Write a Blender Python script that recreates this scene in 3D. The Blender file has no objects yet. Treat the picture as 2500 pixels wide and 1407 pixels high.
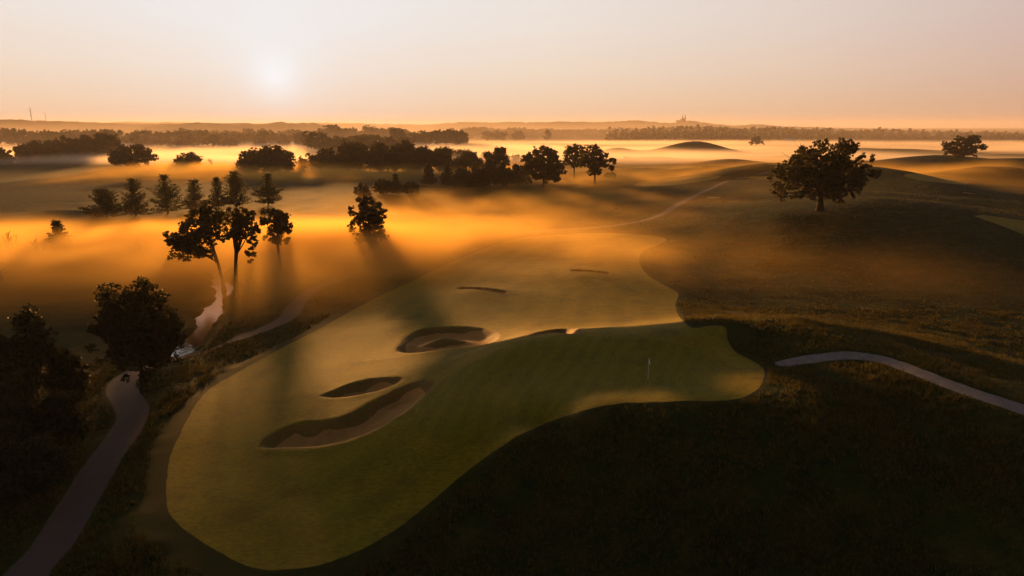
import bpy, math, random
import numpy as np
from mathutils import Vector

scene = bpy.context.scene
col = scene.collection
R = math.radians

# ------------------------------------------------------------------ camera
CAM_H = 25.0            # metres above the putting green
PITCH = 13.35           # degrees below the horizon
FPX = 2500.0 * 24.0 / 36.0
cam_data = bpy.data.cameras.new('camera')
cam_data.lens = 24.0
cam_data.sensor_width = 36.0
cam_data.clip_start = 0.5
cam_data.clip_end = 40000.0
cam = bpy.data.objects.new('camera', cam_data)
cam.location = (0, 0, CAM_H)
cam.rotation_euler = (R(90 - PITCH), 0, 0)
col.objects.link(cam)
scene.camera = cam

# ------------------------------------------------------------------ sun and sky
_cp, _sp = math.cos(R(PITCH)), math.sin(R(PITCH))
def ray(px, py):
    u = (px - 1250.0) / FPX
    v = (703.5 - py) / FPX
    d = np.array([u, _cp + v * _sp, -_sp + v * _cp])
    return d / np.linalg.norm(d)
SUN_DIR = ray(672, 192)
SUN_EL = R(5.4)
SUN_AZ = math.atan2(SUN_DIR[0], SUN_DIR[1])      # from +Y towards +X
LIGHT_DIR = (math.sin(SUN_AZ) * math.cos(SUN_EL), math.cos(SUN_AZ) * math.cos(SUN_EL), math.sin(SUN_EL))
sun_data = bpy.data.lights.new('sun', 'SUN')
sun_data.energy = 5.0
sun_data.angle = R(4.0)
sun_data.color = (1.0, 0.44, 0.11)
sun = bpy.data.objects.new('sun', sun_data)
sun.rotation_euler = Vector(LIGHT_DIR).to_track_quat('Z', 'Y').to_euler()
col.objects.link(sun)

world = bpy.data.worlds.new('World')
scene.world = world
world.use_nodes = True
wn, wl = world.node_tree.nodes, world.node_tree.links
wn.clear()
w_out = wn.new('ShaderNodeOutputWorld')
w_bg = wn.new('ShaderNodeBackground')
w_bg.inputs['Strength'].default_value = 0.10
SKY_GAIN = 4.5
w_sky = wn.new('ShaderNodeTexSky')
w_sky.sky_type = 'NISHITA'
w_sky.sun_disc = False
w_sky.sun_elevation = SUN_EL
w_sky.sun_rotation = SUN_AZ
w_sky.altitude = 200.0
w_sky.air_density = 1.0
w_sky.dust_density = 4.0
w_sky.ozone_density = 1.0
# the sky keeps its physical colours overhead; towards the horizon the morning haze turns it cream and peach
w_tc = wn.new('ShaderNodeTexCoord')
w_nrm = wn.new('ShaderNodeVectorMath'); w_nrm.operation = 'NORMALIZE'; wl.new(w_tc.outputs['Generated'], w_nrm.inputs[0])
w_sep = wn.new('ShaderNodeSeparateXYZ'); wl.new(w_nrm.outputs[0], w_sep.inputs[0])
def w_ramp(stops, src):
    r = wn.new('ShaderNodeValToRGB'); e = r.color_ramp.elements
    while len(e) < len(stops): e.new(0.5)
    for k, (p, c) in enumerate(stops): e[k].position = p; e[k].color = (*c, 1)
    wl.new(src, r.inputs['Fac']); return r.outputs['Color']
def w_mix(mode, fac, a, b):
    x = wn.new('ShaderNodeMix'); x.data_type = 'RGBA'; x.blend_type = mode; x.clamp_result = False
    if isinstance(fac, float): x.inputs['Factor'].default_value = fac
    else: wl.new(fac, x.inputs['Factor'])
    ci = [i for i in x.inputs if i.type == 'RGBA']
    for k, v in enumerate((a, b)):
        if isinstance(v, tuple): ci[k].default_value = (*v, 1)
        else: wl.new(v, ci[k])
    return [o for o in x.outputs if o.type == 'RGBA'][0]
SKY_H = [(0.0, (0.80, 0.545, 0.37)), (0.03, (0.86, 0.64, 0.455)), (0.075, (0.88, 0.735, 0.605)), (0.13, (0.87, 0.795, 0.735)), (0.19, (0.86, 0.82, 0.79)), (0.32, (0.50, 0.48, 0.47)), (0.55, (0.15, 0.155, 0.165)), (1.0, (0.05, 0.055, 0.07))]
w_haze = w_ramp(SKY_H, w_sep.outputs['Z'])
w_dot = wn.new('ShaderNodeVectorMath'); w_dot.operation = 'DOT_PRODUCT'; wl.new(w_nrm.outputs[0], w_dot.inputs[0]); w_dot.inputs[1].default_value = tuple(SUN_DIR)
w_ang = wn.new('ShaderNodeMath'); w_ang.operation = 'ARCCOSINE'; wl.new(w_dot.outputs['Value'], w_ang.inputs[0])
w_unit = wn.new('ShaderNodeMath'); w_unit.operation = 'DIVIDE'; wl.new(w_ang.outputs[0], w_unit.inputs[0]); w_unit.inputs[1].default_value = math.pi
w_side = w_ramp([(0.0, (1.03, 1.03, 1.03)), (0.12, (1.0, 0.985, 0.97)), (0.22, (0.90, 0.83, 0.80)), (0.32, (0.72, 0.60, 0.60)), (0.5, (0.40, 0.35, 0.40)), (1.0, (0.26, 0.25, 0.32))], w_unit.outputs[0])
w_glow = w_ramp([(0.0, (0.08, 0.27, 0.44)), (0.006, (0.04, 0.19, 0.33)), (0.014, (0.01, 0.10, 0.185)), (0.03, (0.01, 0.055, 0.105)), (0.07, (0.0, 0.018, 0.04)), (0.12, (0.0, 0.0, 0.0)), (1.0, (0, 0, 0))], w_unit.outputs[0])
w_col = w_mix('ADD', 1.0, w_mix('MULTIPLY', 1.0, w_haze, w_side), w_glow)
w_scaled = w_mix('MULTIPLY', 1.0, w_col, (SKY_GAIN, SKY_GAIN, SKY_GAIN))
w_up = wn.new('ShaderNodeMapRange'); w_up.interpolation_type = 'SMOOTHSTEP'
w_up.inputs['From Min'].default_value = 0.16; w_up.inputs['From Max'].default_value = 0.75; w_up.inputs['To Min'].default_value = 1.0; w_up.inputs['To Max'].default_value = 0.75
wl.new(w_sep.outputs['Z'], w_up.inputs['Value'])
wl.new(w_mix('MIX', w_up.outputs['Result'], w_sky.outputs['Color'], w_scaled), w_bg.inputs['Color'])
wl.new(w_bg.outputs['Background'], w_out.inputs['Surface'])

# ------------------------------------------------------------------ picture settings
scene.view_settings.view_transform = 'Standard'
scene.view_settings.look = 'None'
scene.view_settings.exposure = 1.1
scene.view_settings.gamma = 1.0
scene.view_settings.use_curve_mapping = False
scene.render.engine = 'CYCLES'
cy = scene.cycles
cy.use_denoising = True
cy.denoiser = 'OPENIMAGEDENOISE'
cy.use_adaptive_sampling = True
cy.adaptive_threshold = 0.02
cy.max_bounces = 6
cy.diffuse_bounces = 2
cy.glossy_bounces = 2
cy.transmission_bounces = 3
cy.transparent_max_bounces = 6
cy.volume_bounces = 3
cy.volume_max_steps = 256
cy.sample_clamp_indirect = 4.0
cy.caustics_reflective = False
cy.caustics_refractive = False

# ------------------------------------------------------------------ helpers
def tag(o, label=None, cat=None, group=None, kind=None):
    if label: o['label'] = label
    if cat: o['category'] = cat
    if group: o['group'] = group
    if kind: o['kind'] = kind
    return o

def mesh_data(name, verts, faces, mat=None, smooth=False):
    """faces: int array (n,3) or (n,4), or a list of such arrays"""
    if not isinstance(faces, list):
        faces = [faces]
    faces = [np.asarray(f, dtype=np.int32) for f in faces if len(f)]
    me = bpy.data.meshes.new(name)
    verts = np.asarray(verts, dtype=np.float32)
    me.vertices.add(len(verts))
    me.vertices.foreach_set('co', verts.ravel())
    loops = np.concatenate([f.ravel() for f in faces])
    tot = np.concatenate([np.full(len(f), f.shape[1], dtype=np.int32) for f in faces])
    start = np.concatenate([[0], np.cumsum(tot)[:-1]]).astype(np.int32)
    me.loops.add(len(loops))
    me.loops.foreach_set('vertex_index', loops)
    me.polygons.add(len(tot))
    me.polygons.foreach_set('loop_start', start)
    me.polygons.foreach_set('loop_total', tot)
    if smooth:
        me.polygons.foreach_set('use_smooth', np.ones(len(tot), dtype=bool))
    me.update(calc_edges=True)
    if mat: me.materials.append(mat)
    return me

def link(name, data, parent=None, loc=None):
    o = bpy.data.objects.new(name, data)
    col.objects.link(o)
    if parent: o.parent = parent
    if loc is not None: o.location = loc
    return o

class Soup:
    """collects tubes, boxes and loose faces into one mesh"""
    def __init__(s): s.v = []; s.q = []; s.t = []; s.n = 0
    def add(s, v, q=None, t=None):
        v = np.asarray(v, float)
        if q is not None and len(q): s.q.append(np.asarray(q, int) + s.n)
        if t is not None and len(t): s.t.append(np.asarray(t, int) + s.n)
        s.v.append(v); s.n += len(v)
    def box(s, c, h, rz=0.0):
        c = np.asarray(c, float); h = np.asarray(h, float)
        g = np.array([[x, y, z] for z in (-1, 1) for x, y in ((-1, -1), (1, -1), (1, 1), (-1, 1))], float) * h
        ca, sa = math.cos(rz), math.sin(rz)
        g = np.stack([g[:, 0] * ca - g[:, 1] * sa, g[:, 0] * sa + g[:, 1] * ca, g[:, 2]], 1)
        s.add(g + c, [[3, 2, 1, 0], [4, 5, 6, 7], [0, 1, 5, 4], [1, 2, 6, 5], [2, 3, 7, 6], [3, 0, 4, 7]])
    def tube(s, pts, rad, sides=7, cap=True):
        pts = np.asarray(pts, float); n = len(pts)
        rad = np.broadcast_to(np.asarray(rad, float), (n,))
        tg = np.gradient(pts, axis=0)
        tg /= np.linalg.norm(tg, axis=1)[:, None] + 1e-9
        ref = np.where(np.abs(tg[:, 2:3]) < 0.9, np.array([[0, 0, 1.0]]), np.array([[1.0, 0, 0]]))
        ref = np.broadcast_to(ref[0], (n, 3))
        a = np.cross(tg, ref); a /= np.linalg.norm(a, axis=1)[:, None] + 1e-9
        b = np.cross(tg, a)
        th = np.arange(sides) * 2 * math.pi / sides
        v = pts[:, None, :] + rad[:, None, None] * (a[:, None, :] * np.cos(th)[None, :, None] + b[:, None, :] * np.sin(th)[None, :, None])
        i = np.arange(n - 1)[:, None] * sides
        j = np.arange(sides)[None, :]; k = (j + 1) % sides
        q = np.stack([i + j, i + k, i + sides + k, i + sides + j], -1).reshape(-1, 4)
        t = None
        if cap:
            base = (n - 1) * sides
            t = [[base, base + m, base + m + 1] for m in range(1, sides - 1)]
        s.add(v.reshape(-1, 3), q, t)
    def data(s, name, mat, smooth=False):
        f = []
        if s.q: f.append(np.concatenate(s.q))
        if s.t: f.append(np.concatenate(s.t))
        return mesh_data(name, np.concatenate(s.v), f, mat, smooth)

# ---- lattice noise for terrain, mist and canopies
def _hash(ix, iy, seed):
    h = (ix.astype(np.int64) * 374761393 + iy.astype(np.int64) * 668265263 + seed * 974634777) & 0x7fffffff
    h = (h ^ (h >> 13)) * 1274126177 & 0x7fffffff
    return ((h ^ (h >> 16)) & 0xffff) / 65535.0
def vnoise(x, y, seed=0):
    ix, iy = np.floor(x), np.floor(y)
    fx, fy = x - ix, y - iy
    fx = fx * fx * fx * (fx * (fx * 6 - 15) + 10); fy = fy * fy * fy * (fy * (fy * 6 - 15) + 10)
    a = _hash(ix, iy, seed); b = _hash(ix + 1, iy, seed); c = _hash(ix, iy + 1, seed); d = _hash(ix + 1, iy + 1, seed)
    return (a + (b - a) * fx) * (1 - fy) + (c + (d - c) * fx) * fy
def fbm(x, y, seed=0, octv=4, gain=0.5):
    s = 0.0; amp = 1.0; tot = 0.0
    for o in range(octv):
        ca, sa = math.cos(0.7 * o), math.sin(0.7 * o)
        s = s + amp * (vnoise(x * ca - y * sa + 17.3 * o, x * sa + y * ca - 9.1 * o, seed + o) * 2 - 1)
        tot += amp; amp *= gain
        x = x * 2.03; y = y * 2.03
    return s / tot
def sstep(a, b, x):
    t = np.clip((x - a) / (b - a), 0, 1)
    return t * t * (3 - 2 * t)
# ------------------------------------------------------------------ terrain: surveyed spot heights
# each entry: a sight line (as picture coordinates of the 2500 px wide photograph) and the ground height met there
SPOTS = [
 # dark fescue hillside in front of the green
 (2500,1407,-6.0),(2100,1407,-6.2),(1700,1407,-6.8),(1300,1407,-7.0),(1000,1407,-6.9),
 (2500,1200,-2.6),(2150,1200,-2.2),(1800,1200,-2.6),(1500,1200,-4.0),(1300,1200,-5.0),
 (2300,1080,-0.8),(2000,1070,-0.3),(1700,1050,-0.8),(1500,1040,-1.3),(1350,1080,-3.0),
 # low tongue of the fairway
 (420,1250,-6.6),(520,1330,-6.7),(700,1380,-6.7),(900,1320,-6.4),(1060,1220,-5.5),(1180,1120,-3.9),(800,1200,-6.0),(600,1150,-6.3),(1000,1130,-4.6),
 (450,1050,-6.6),(480,980,-6.6),(620,990,-6.0),(560,920,-6.5),(700,900,-5.8),
 # putting green with its rolled back lip
 (1050,940,-2.3),(1110,905,-1.4),(1190,862,-0.2),(1290,823,0.6),(1400,816,0.9),(1560,822,1.2),(1700,805,1.6),(1768,799,1.6),
 (1030,1010,-2.6),(1100,1070,-2.8),(1150,980,-1.5),(1300,900,-0.5),(1300,1000,-1.0),(1450,900,0.0),(1582,925,0.0),(1700,880,0.3),(1780,860,0.2),
 (1270,1050,-0.9),(1400,1008,-0.02),(1500,985,0.48),(1650,980,0.6),(1800,965,0.78),(1860,920,0.75),(1550,960,-0.12),(1700,940,0.1),(1800,905,0.4),(1450,965,-0.2),
 (1560,845,0.75),(1400,845,0.45),
 # lit outer face of the lip and fairway behind it
 (1000,910,-3.4),(1090,870,-3.0),(1200,838,-2.6),(1260,812,-2.7),(1400,800,-3.1),(1600,795,-2.8),(1680,790,-2.2),
 # fairway
 (760,960,-5.2),(860,1000,-4.6),(980,960,-3.9),(900,900,-4.8),(720,835,-6.0),(850,850,-5.2),(950,800,-4.6),(860,762,-6.0),(1000,690,-5.6),(1100,760,-4.1),(1100,800,-4.0),(1250,760,-3.8),
 (1400,750,-3.9),(1550,740,-3.9),(1640,740,-4.0),(1120,632,-5.3),(1050,715,-4.5),(1165,706,-3.3),(1240,722,-3.6),(1230,690,-4.2),(1330,700,-4.0),(1440,667,-3.0),(1370,655,-3.5),(1500,672,-3.3),
 (1300,630,-4.6),(1450,620,-4.5),(1540,640,-4.2),(1240,590,-5.3),(1330,576,-5.2),(1480,571,-5.0),(1610,580,-4.6),(1640,700,-4.1),(1580,670,-3.9),
 # left valley, path and creek
 (100,1407,-7.5),(200,1250,-7.6),(300,1050,-7.5),(300,930,-7.8),(350,958,-7.5),(440,870,-7.9),(600,820,-7.7),(720,760,-7.3),
 (0,1200,-7.6),(0,1000,-8.2),(150,900,-8.8),(60,750,-9.0),(250,800,-9.2),(470,790,-9.2),(520,740,-9.3),(545,660,-9.3),(620,730,-8.4),(700,650,-8.3),(400,640,-9.0),(200,640,-8.8),(0,620,-8.5),
 (800,650,-7.6),(900,600,-7.4),(1000,620,-6.6),(600,560,-8.4),(300,545,-7.8),(100,540,-7.4),(0,480,-5.6),(200,480,-5.6),(100,440,-5.5),(450,520,-7.4),(650,500,-6.6),(800,520,-7.0),
 (800,450,-5.6),(950,470,-6.0),(1100,460,-5.8),(1300,450,-6.0),(1000,420,-6.4),(600,425,-7.0),(300,415,-7.5),(1100,550,-6.5),(1300,530,-6.2),(1450,480,-6.0),(1500,540,-5.4),(1600,440,-5.0),
 # right hollow and the ridge beside the green
 (1800,760,-4.6),(1720,735,-4.6),(1900,760,-4.6),(2100,780,-5.0),(2300,820,-5.2),(2500,880,-5.4),(1750,660,-4.4),(1900,620,-3.6),(2100,650,-4.0),(2300,680,-4.4),(2500,720,-5.0),(2300,600,-2.6),(2500,620,-3.0),(1680,620,-4.4),(1750,580,-3.6),
 (1860,791,1.6),(1960,797,1.5),(2050,822,1.2),(2150,855,0.8),(2280,903,0.2),(2400,940,-0.3),(2500,968,-0.6),
 (1912,890,0.2),(2050,868,0.3),(2150,878,0.1),(2300,930,-0.4),(2500,1000,-1.0),(1850,850,0.0),(1800,835,0.5),(1900,930,0.4),(2050,950,0.6),(2200,980,0.3),
 # oak hill and tee hill
 (2000,513,2.4),(1900,530,1.4),(1800,540,-0.6),(2100,540,1.6),(2000,560,-0.4),(2200,560,0.2),(1850,500,1.2),(1950,470,2.0),(2180,492,3.6),(2120,505,2.9),(2250,500,3.4),(2330,520,1.8),(2420,545,-1.0),(2500,575,-1.8),(2450,520,-1.6),(2380,495,0.6),
 (1640,510,-4.2),(1680,487,-3.2),(1740,457,-1.6),(1800,438,0.0),(1880,422,1.2),(1745,482,-2.4),(1850,434,0.6),(1790,470,-0.6),(1700,540,-3.6),
 (1870,402,5.0),(1950,400,5.0),(1800,415,3.0),(2060,408,6.4),(2140,411,6.4),(2200,424,5.0),(2290,462,1.2),(2050,455,1.6),(2200,470,1.0),
 (2340,470,-1.4),(2400,470,-1.6),(2280,440,-3.2),(2350,455,-3.2),(2500,500,-1.0),(2450,470,0.2),(2500,440,0.5),
 (2310,386,3.6),(2400,390,3.0),(2500,396,3.6),(2220,400,1.0),(2300,410,0.6),(2450,425,0.8),
 (1740,416,-1.8),(1700,408,-0.6),(1600,420,-4.5),(1560,440,-5.0),
]
FAR = [(-400,20,-7),(-400,200,-8),(400,20,-8),(400,200,-6),(-150,10,-7.5),(150,10,-8),(0,-60,-9),(-300,-60,-9),(300,-60,-9),(60,15,-9.5),(0,12,-8.5),(-50,12,-7.8),
       (-900,600,-6.5),(-500,600,-6.5),(-250,650,-6.5),(0,650,-6.5),(250,650,-4),(500,620,-2),(900,600,-4),(-900,300,-6),(700,350,-2),(-450,380,-6),(450,300,-2),(-900,0,-7),(900,0,-7),
       (70,430,-6),(140,460,-5.5),(200,470,-5),(235,405,-4.5),(170,410,-4.5),(260,440,-4.5),(330,620,-6),(400,640,-6),(260,600,-6),(470,560,-4),(-600,1000,-6.5),(0,1000,-6.5),(600,1000,-6.5),(-1200,900,-6.5),(1200,900,-6.5)]

def spot_world(px, py, z):
    d = ray(px, py)
    t = (z - CAM_H) / d[2]
    return d[0] * t, d[1] * t, z
_P = np.array([spot_world(*s) for s in SPOTS] + FAR, float)
_XY, _Z = _P[:, :2] / 100.0, _P[:, 2]
def _phi(r2): return np.sqrt(r2 + 0.0004)
_n = len(_P)
_d2 = ((_XY[:, None, :] - _XY[None, :, :]) ** 2).sum(-1)
_A = np.zeros((_n + 3, _n + 3))
_A[:_n, :_n] = -_phi(_d2)
_dist = np.hypot(_P[:, 0], _P[:, 1])
_A[:_n, :_n] += np.diag(0.003 + 0.00004 * np.clip(_dist, 0, 400))
_A[:_n, _n] = 1; _A[:_n, _n + 1:] = _XY
_A[_n:, :_n] = _A[:_n, _n:].T
_sol = np.linalg.solve(_A, np.concatenate([_Z, np.zeros(3)]))

# grassy mounds far out on the course: x, y, height, half width, half depth
def mound(px, py_top, dist, rise, wpx, deep):
    d = ray(px, py_top); t = dist / math.hypot(d[0], d[1])
    return d[0] * t, d[1] * t, rise, wpx * dist / FPX, deep
MOUNDS = [mound(1690,348,880,9.0,65,26), mound(1650,353,860,5.0,75,22), mound(1510,355,840,6.0,42,22), mound(1745,353,880,5.0,55,22), mound(1600,368,660,3.2,80,30), mound(1785,378,600,4.2,70,28),
          mound(1900,354,1000,3.0,90,30), mound(2080,352,980,4.5,90,26), mound(2200,352,960,4.6,110,26), mound(2330,356,900,4.0,90,26), mound(2470,364,840,4.5,90,26),
          mound(1950,370,760,2.6,80,28), mound(1900,384,560,2.4,60,24), mound(1350,340,1150,3.4,140,36), mound(1200,338,1250,3.0,150,40), mound(1440,343,1080,3.0,110,30),
          mound(1640,390,500,2.0,110,20), mound(1480,398,480,1.6,80,20), mound(2050,384,620,3.0,60,26), mound(2430,405,430,2.5,70,22), mound(2250,425,380,1.5,60,20)]

# crest lines of the steeper hills: sight lines with their distances, fall per metre to both sides, roundness of the top
def crest(pts, k, r, s=1.0):
    p = catmull(pts, False, 4)
    w = []
    for px, py, dist in p:
        d = ray(px, py); t = dist / d[1]; w.append((d[0] * t, dist, CAM_H + d[2] * t))
    return np.array(w), k, r, s
def catmull(pts, closed=True, n=6):
    p = np.asarray(pts, float); m = len(p); out = []
    rng = range(m) if closed else range(m - 1)
    for i in rng:
        if closed: a, b, c, d = p[(i - 1) % m], p[i], p[(i + 1) % m], p[(i + 2) % m]
        else: a, b, c, d = p[max(i - 1, 0)], p[i], p[i + 1], p[min(i + 2, m - 1)]
        for k in range(n):
            t = k / n
            out.append(0.5 * (2 * b + (c - a) * t + (2 * a - 5 * b + 4 * c - d) * t * t + (3 * b - a - 3 * c + d) * t ** 3))
    if not closed: out.append(p[-1])
    return np.array(out)
CRESTS = [
 crest([(1660,458,320),(1710,438,335),(1760,424,345),(1820,408,352),(1870,400,356),(1930,399,356),(2000,402,345),(2060,405,330)], 0.26, 9, 1.2),
 crest([(2050,408,312),(2110,406,302),(2165,412,292),(2220,428,277),(2270,447,260),(2315,464,246)], 0.30, 11, 1.2),
 crest([(2060,503,191),(2120,491,195),(2170,487,196),(2230,493,194),(2290,505,188),(2360,525,178),(2430,545,170),(2500,566,162),(2620,600,150)], 0.15, 9, 1.0),
 crest([(2020,470,236),(2100,468,233),(2200,474,228),(2300,482,222),(2400,489,216),(2500,497,208)], 0.16, 9, 0.8),
 crest([(2150,399,420),(2220,388,460),(2290,379,490),(2340,381,490),(2400,388,480),(2440,388,460),(2500,386,440),(2620,388,420)], 0.20, 15, 1.4),
 crest([(2170,412,400),(2260,405,420),(2330,407,412),(2410,416,395)], 0.13, 16, 1.0),
 crest([(2340,425,345),(2420,418,348),(2500,424,338),(2600,432,330)], 0.15, 14, 1.0),
 crest([(1690,413,430),(1735,405,432),(1775,408,430)], 0.20, 10, 1.0),
 crest([(1752,796,80.6),(1785,791,81),(1860,789,80.5),(1950,795,78.5),(2050,819,74),(2150,852,70),(2280,900,64),(2400,938,60),(2500,965,57.5),(2640,1010,54)], 0.30, 3.4, 0.6),
]
def base_height(x, y):
    x = np.asarray(x, float); y = np.asarray(y, float)
    out = np.empty(x.shape)
    fx, fy, fo = x.ravel(), y.ravel(), out.ravel()
    for s in range(0, len(fx), 20000):
        q = np.stack([fx[s:s + 20000], fy[s:s + 20000]], 1) / 100.0
        d2 = (q ** 2).sum(1)[:, None] + (_XY ** 2).sum(1)[None, :] - 2 * q @ _XY.T
        fo[s:s + 20000] = -_phi(np.maximum(d2, 0)) @ _sol[:_n] + _sol[_n] + q @ _sol[_n + 1:]
    out = fo.reshape(x.shape)
    rr = np.hypot(x * 0.75, y)
    w = sstep(520, 820, rr)
    far = -6.5 + 1.2 * fbm(x / 320, y / 320, 5, 3) - 0.0006 * np.clip(rr - 1500, 0, None)
    out = out * (1 - w) + far * w
    for (pts, kk, rr0, ss) in CRESTS:
        lo, hi = pts[:, :2].min(0) - 120, pts[:, :2].max(0) + 120
        m = (x > lo[0]) & (x < hi[0]) & (y > lo[1]) & (y < hi[1])
        if not m.any(): continue
        qx, qy = x[m], y[m]; best = np.full(qx.shape, -1e9)
        for a_, b_ in zip(pts[:-1], pts[1:]):
            ex, ey = b_[0] - a_[0], b_[1] - a_[1]
            t = np.clip(((qx - a_[0]) * ex + (qy - a_[1]) * ey) / (ex * ex + ey * ey), 0, 1)
            dd = np.hypot(qx - a_[0] - t * ex, qy - a_[1] - t * ey)
            best = np.maximum(best, a_[2] + t * (b_[2] - a_[2]) - kk * (np.sqrt(dd * dd + rr0 * rr0) - rr0))
        o = out[m]
        rt = np.sqrt((o - best) ** 2 + ss * ss)
        out[m] = np.where(best < o - 8, o, 0.5 * (o + best + rt) - 0.18 * ss * ss / rt * (1 - sstep(4, 8, o - best)))
    for mx, my, rise, a, b in MOUNDS:
        out = out + rise * np.exp(-(((x - mx) / a) ** 2 + ((y - my) / b) ** 2))
    return out

def hit_fn(px, py, hfun, tmax=6000.0):
    """first meeting of sight lines with the ground"""
    px = np.atleast_1d(np.asarray(px, float)); py = np.atleast_1d(np.asarray(py, float))
    u = (px - 1250) / FPX; v = (703.5 - py) / FPX
    d = np.stack([u, _cp + v * _sp, -_sp + v * _cp], 1)
    t = np.full(len(px), 28.0); lo = t.copy(); done = np.zeros(len(px), bool); hi = np.full(len(px), tmax)
    for _ in range(900):
        p = d * t[:, None]; h = hfun(p[:, 0], p[:, 1]); gap = CAM_H + p[:, 2] - h
        new = (gap <= 0) & ~done
        hi[new] = t[new]; done |= new
        if done.all() or t.min() > tmax: break
        step = np.maximum(0.25, t * 0.006)
        lo = np.where(done, lo, t); t = np.where(done, t, np.minimum(t + step, tmax + 1))
    for _ in range(24):
        m = (lo + hi) / 2; p = d * m[:, None]
        under = CAM_H + p[:, 2] - hfun(p[:, 0], p[:, 1]) <= 0
        hi = np.where(under, m, hi); lo = np.where(under, lo, m)
    return d[:, :2] * hi[:, None]

def sdf(poly, x, y, closed=True, reach=12.0):
    """signed distance (negative inside); only exact within reach"""
    res = np.full(x.shape, reach, float)
    lo = poly.min(0) - reach; hi = poly.max(0) + reach
    m = (x > lo[0]) & (x < hi[0]) & (y > lo[1]) & (y < hi[1])
    if not m.any(): return res
    qx, qy = x[m], y[m]
    best = np.full(len(qx), 1e18); inside = np.zeros(len(qx), bool)
    a = poly; b = np.roll(poly, -1, 0)
    if not closed: a, b = poly[:-1], poly[1:]
    for (ax, ay), (bx, by) in zip(a, b):
        ex, ey = bx - ax, by - ay; l2 = ex * ex + ey * ey + 1e-12
        t = np.clip(((qx - ax) * ex + (qy - ay) * ey) / l2, 0, 1)
        best = np.minimum(best, (qx - ax - t * ex) ** 2 + (qy - ay - t * ey) ** 2)
        if closed:
            cr = (ay > qy) != (by > qy)
            inside ^= cr & (qx < ax + (qy - ay) / (by - ay + 1e-12) * ex)
    dd = np.sqrt(best)
    if closed: dd = np.where(inside, -dd, dd)
    res[m] = dd
    return res

# outlines as seen in the photograph, dropped onto the ground
FAIRWAY = [(410,1240),(412,1130),(440,1060),(480,985),(520,945),(570,915),(640,876),(720,833),(790,797),(860,758),(930,722),(1000,690),(1060,660),(1120,632),(1180,608),(1235,590),(1280,580),(1330,575),(1400,571),(1480,570),(1550,573),(1605,578),(1627,586),(1600,600),(1568,615),(1561,640),(1578,668),(1615,692),(1655,716),(1648,745),(1660,775),(1688,800),
           (1730,796),(1766,797),(1776,815),(1780,838),(1800,862),(1840,883),(1864,903),(1862,933),(1835,961),(1780,977),(1650,980),(1500,987),(1400,1010),(1290,1052),(1210,1100),(1140,1150),(1080,1200),(1000,1268),(900,1333),(800,1374),(700,1390),(610,1384),(520,1338),(445,1288)]
GREEN = [(1012,1035),(1030,985),(1060,945),(1120,905),(1200,862),(1290,826),(1400,819),(1520,823),(1620,832),(1690,850),(1742,878),(1772,912),(1750,945),(1680,965),(1570,965),(1480,975),(1400,998),(1300,1040),(1200,1075),(1110,1080),(1040,1065)]
BUNKERS = {
 'A': [(972,858),(985,832),(1025,806),(1090,799),(1160,800),(1208,812),(1213,824),(1190,838),(1150,844),(1090,850),(1035,858)],
 'B': [(1282,821),(1318,810),(1360,803),(1405,803),(1420,808),(1400,813),(1350,812)],
 'C': [(790,967),(812,956),(860,936),(915,925),(965,922),(977,928),(950,942),(900,957),(845,967)],
 'D': [(640,1088),(662,1064),(720,1037),(790,1030),(850,1012),(900,985),(950,960),(1010,935),(1055,933),(1050,950),(1010,985),(965,1018),(905,1050),(840,1075),(770,1088),(690,1092)],
}
OTHER_FAIRWAYS = {
 'mist': [(1548,452),(1590,440),(1650,436),(1720,428),(1760,430),(1745,438),(1690,446),(1620,453)],
 'band': [(1500,402),(1600,401),(1700,406),(1720,410),(1640,412),(1520,408)],
 'right': [(2205,427),(2260,426),(2310,436),(2368,445),(2340,451),(2280,446),(2230,438)],
 'corner': [(2368,521),(2420,527),(2500,540),(2600,560),(2620,620),(2500,572),(2430,545),(2380,528)],
 'tee_hill': [(1868,402),(1905,398),(1935,398),(1930,402),(1890,404)],
 'tee_low': [(1815,434),(1838,431),(1885,432),(1880,437),(1840,437)],
 'tee_path': [(1722,482),(1740,479),(1762,482),(1742,485)],
 'tee_right': [(2340,470),(2370,470),(2405,474),(2375,475)],
}
PATHS = {
 'left': ([(20,1500),(60,1407),(120,1340),(190,1230),(250,1130),(300,1060),(325,1010),(310,975),(295,945),(318,915),(370,890),(440,866),(520,843),(600,818),(660,797),(705,772),(722,745)], 3.4),
 'valley': ([(722,745),(760,712),(850,672),(960,628),(1100,585),(1300,566),(1450,556),(1560,542),(1620,522),(1650,503),(1700,476),(1760,449),(1820,432),(1885,419)], 3.2),
 'right': ([(1912,888),(1980,876),(2050,868),(2110,870),(2170,882),(2260,915),(2350,950),(2500,1000),(2650,1055),(2850,1130),(3150,1240)], 1.65),
}
CREEK = [(425,850),(452,836),(478,808),(500,785),(512,762),(527,738),(540,715),(546,700),(538,684),(530,668),(546,650),(560,625)]

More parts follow.
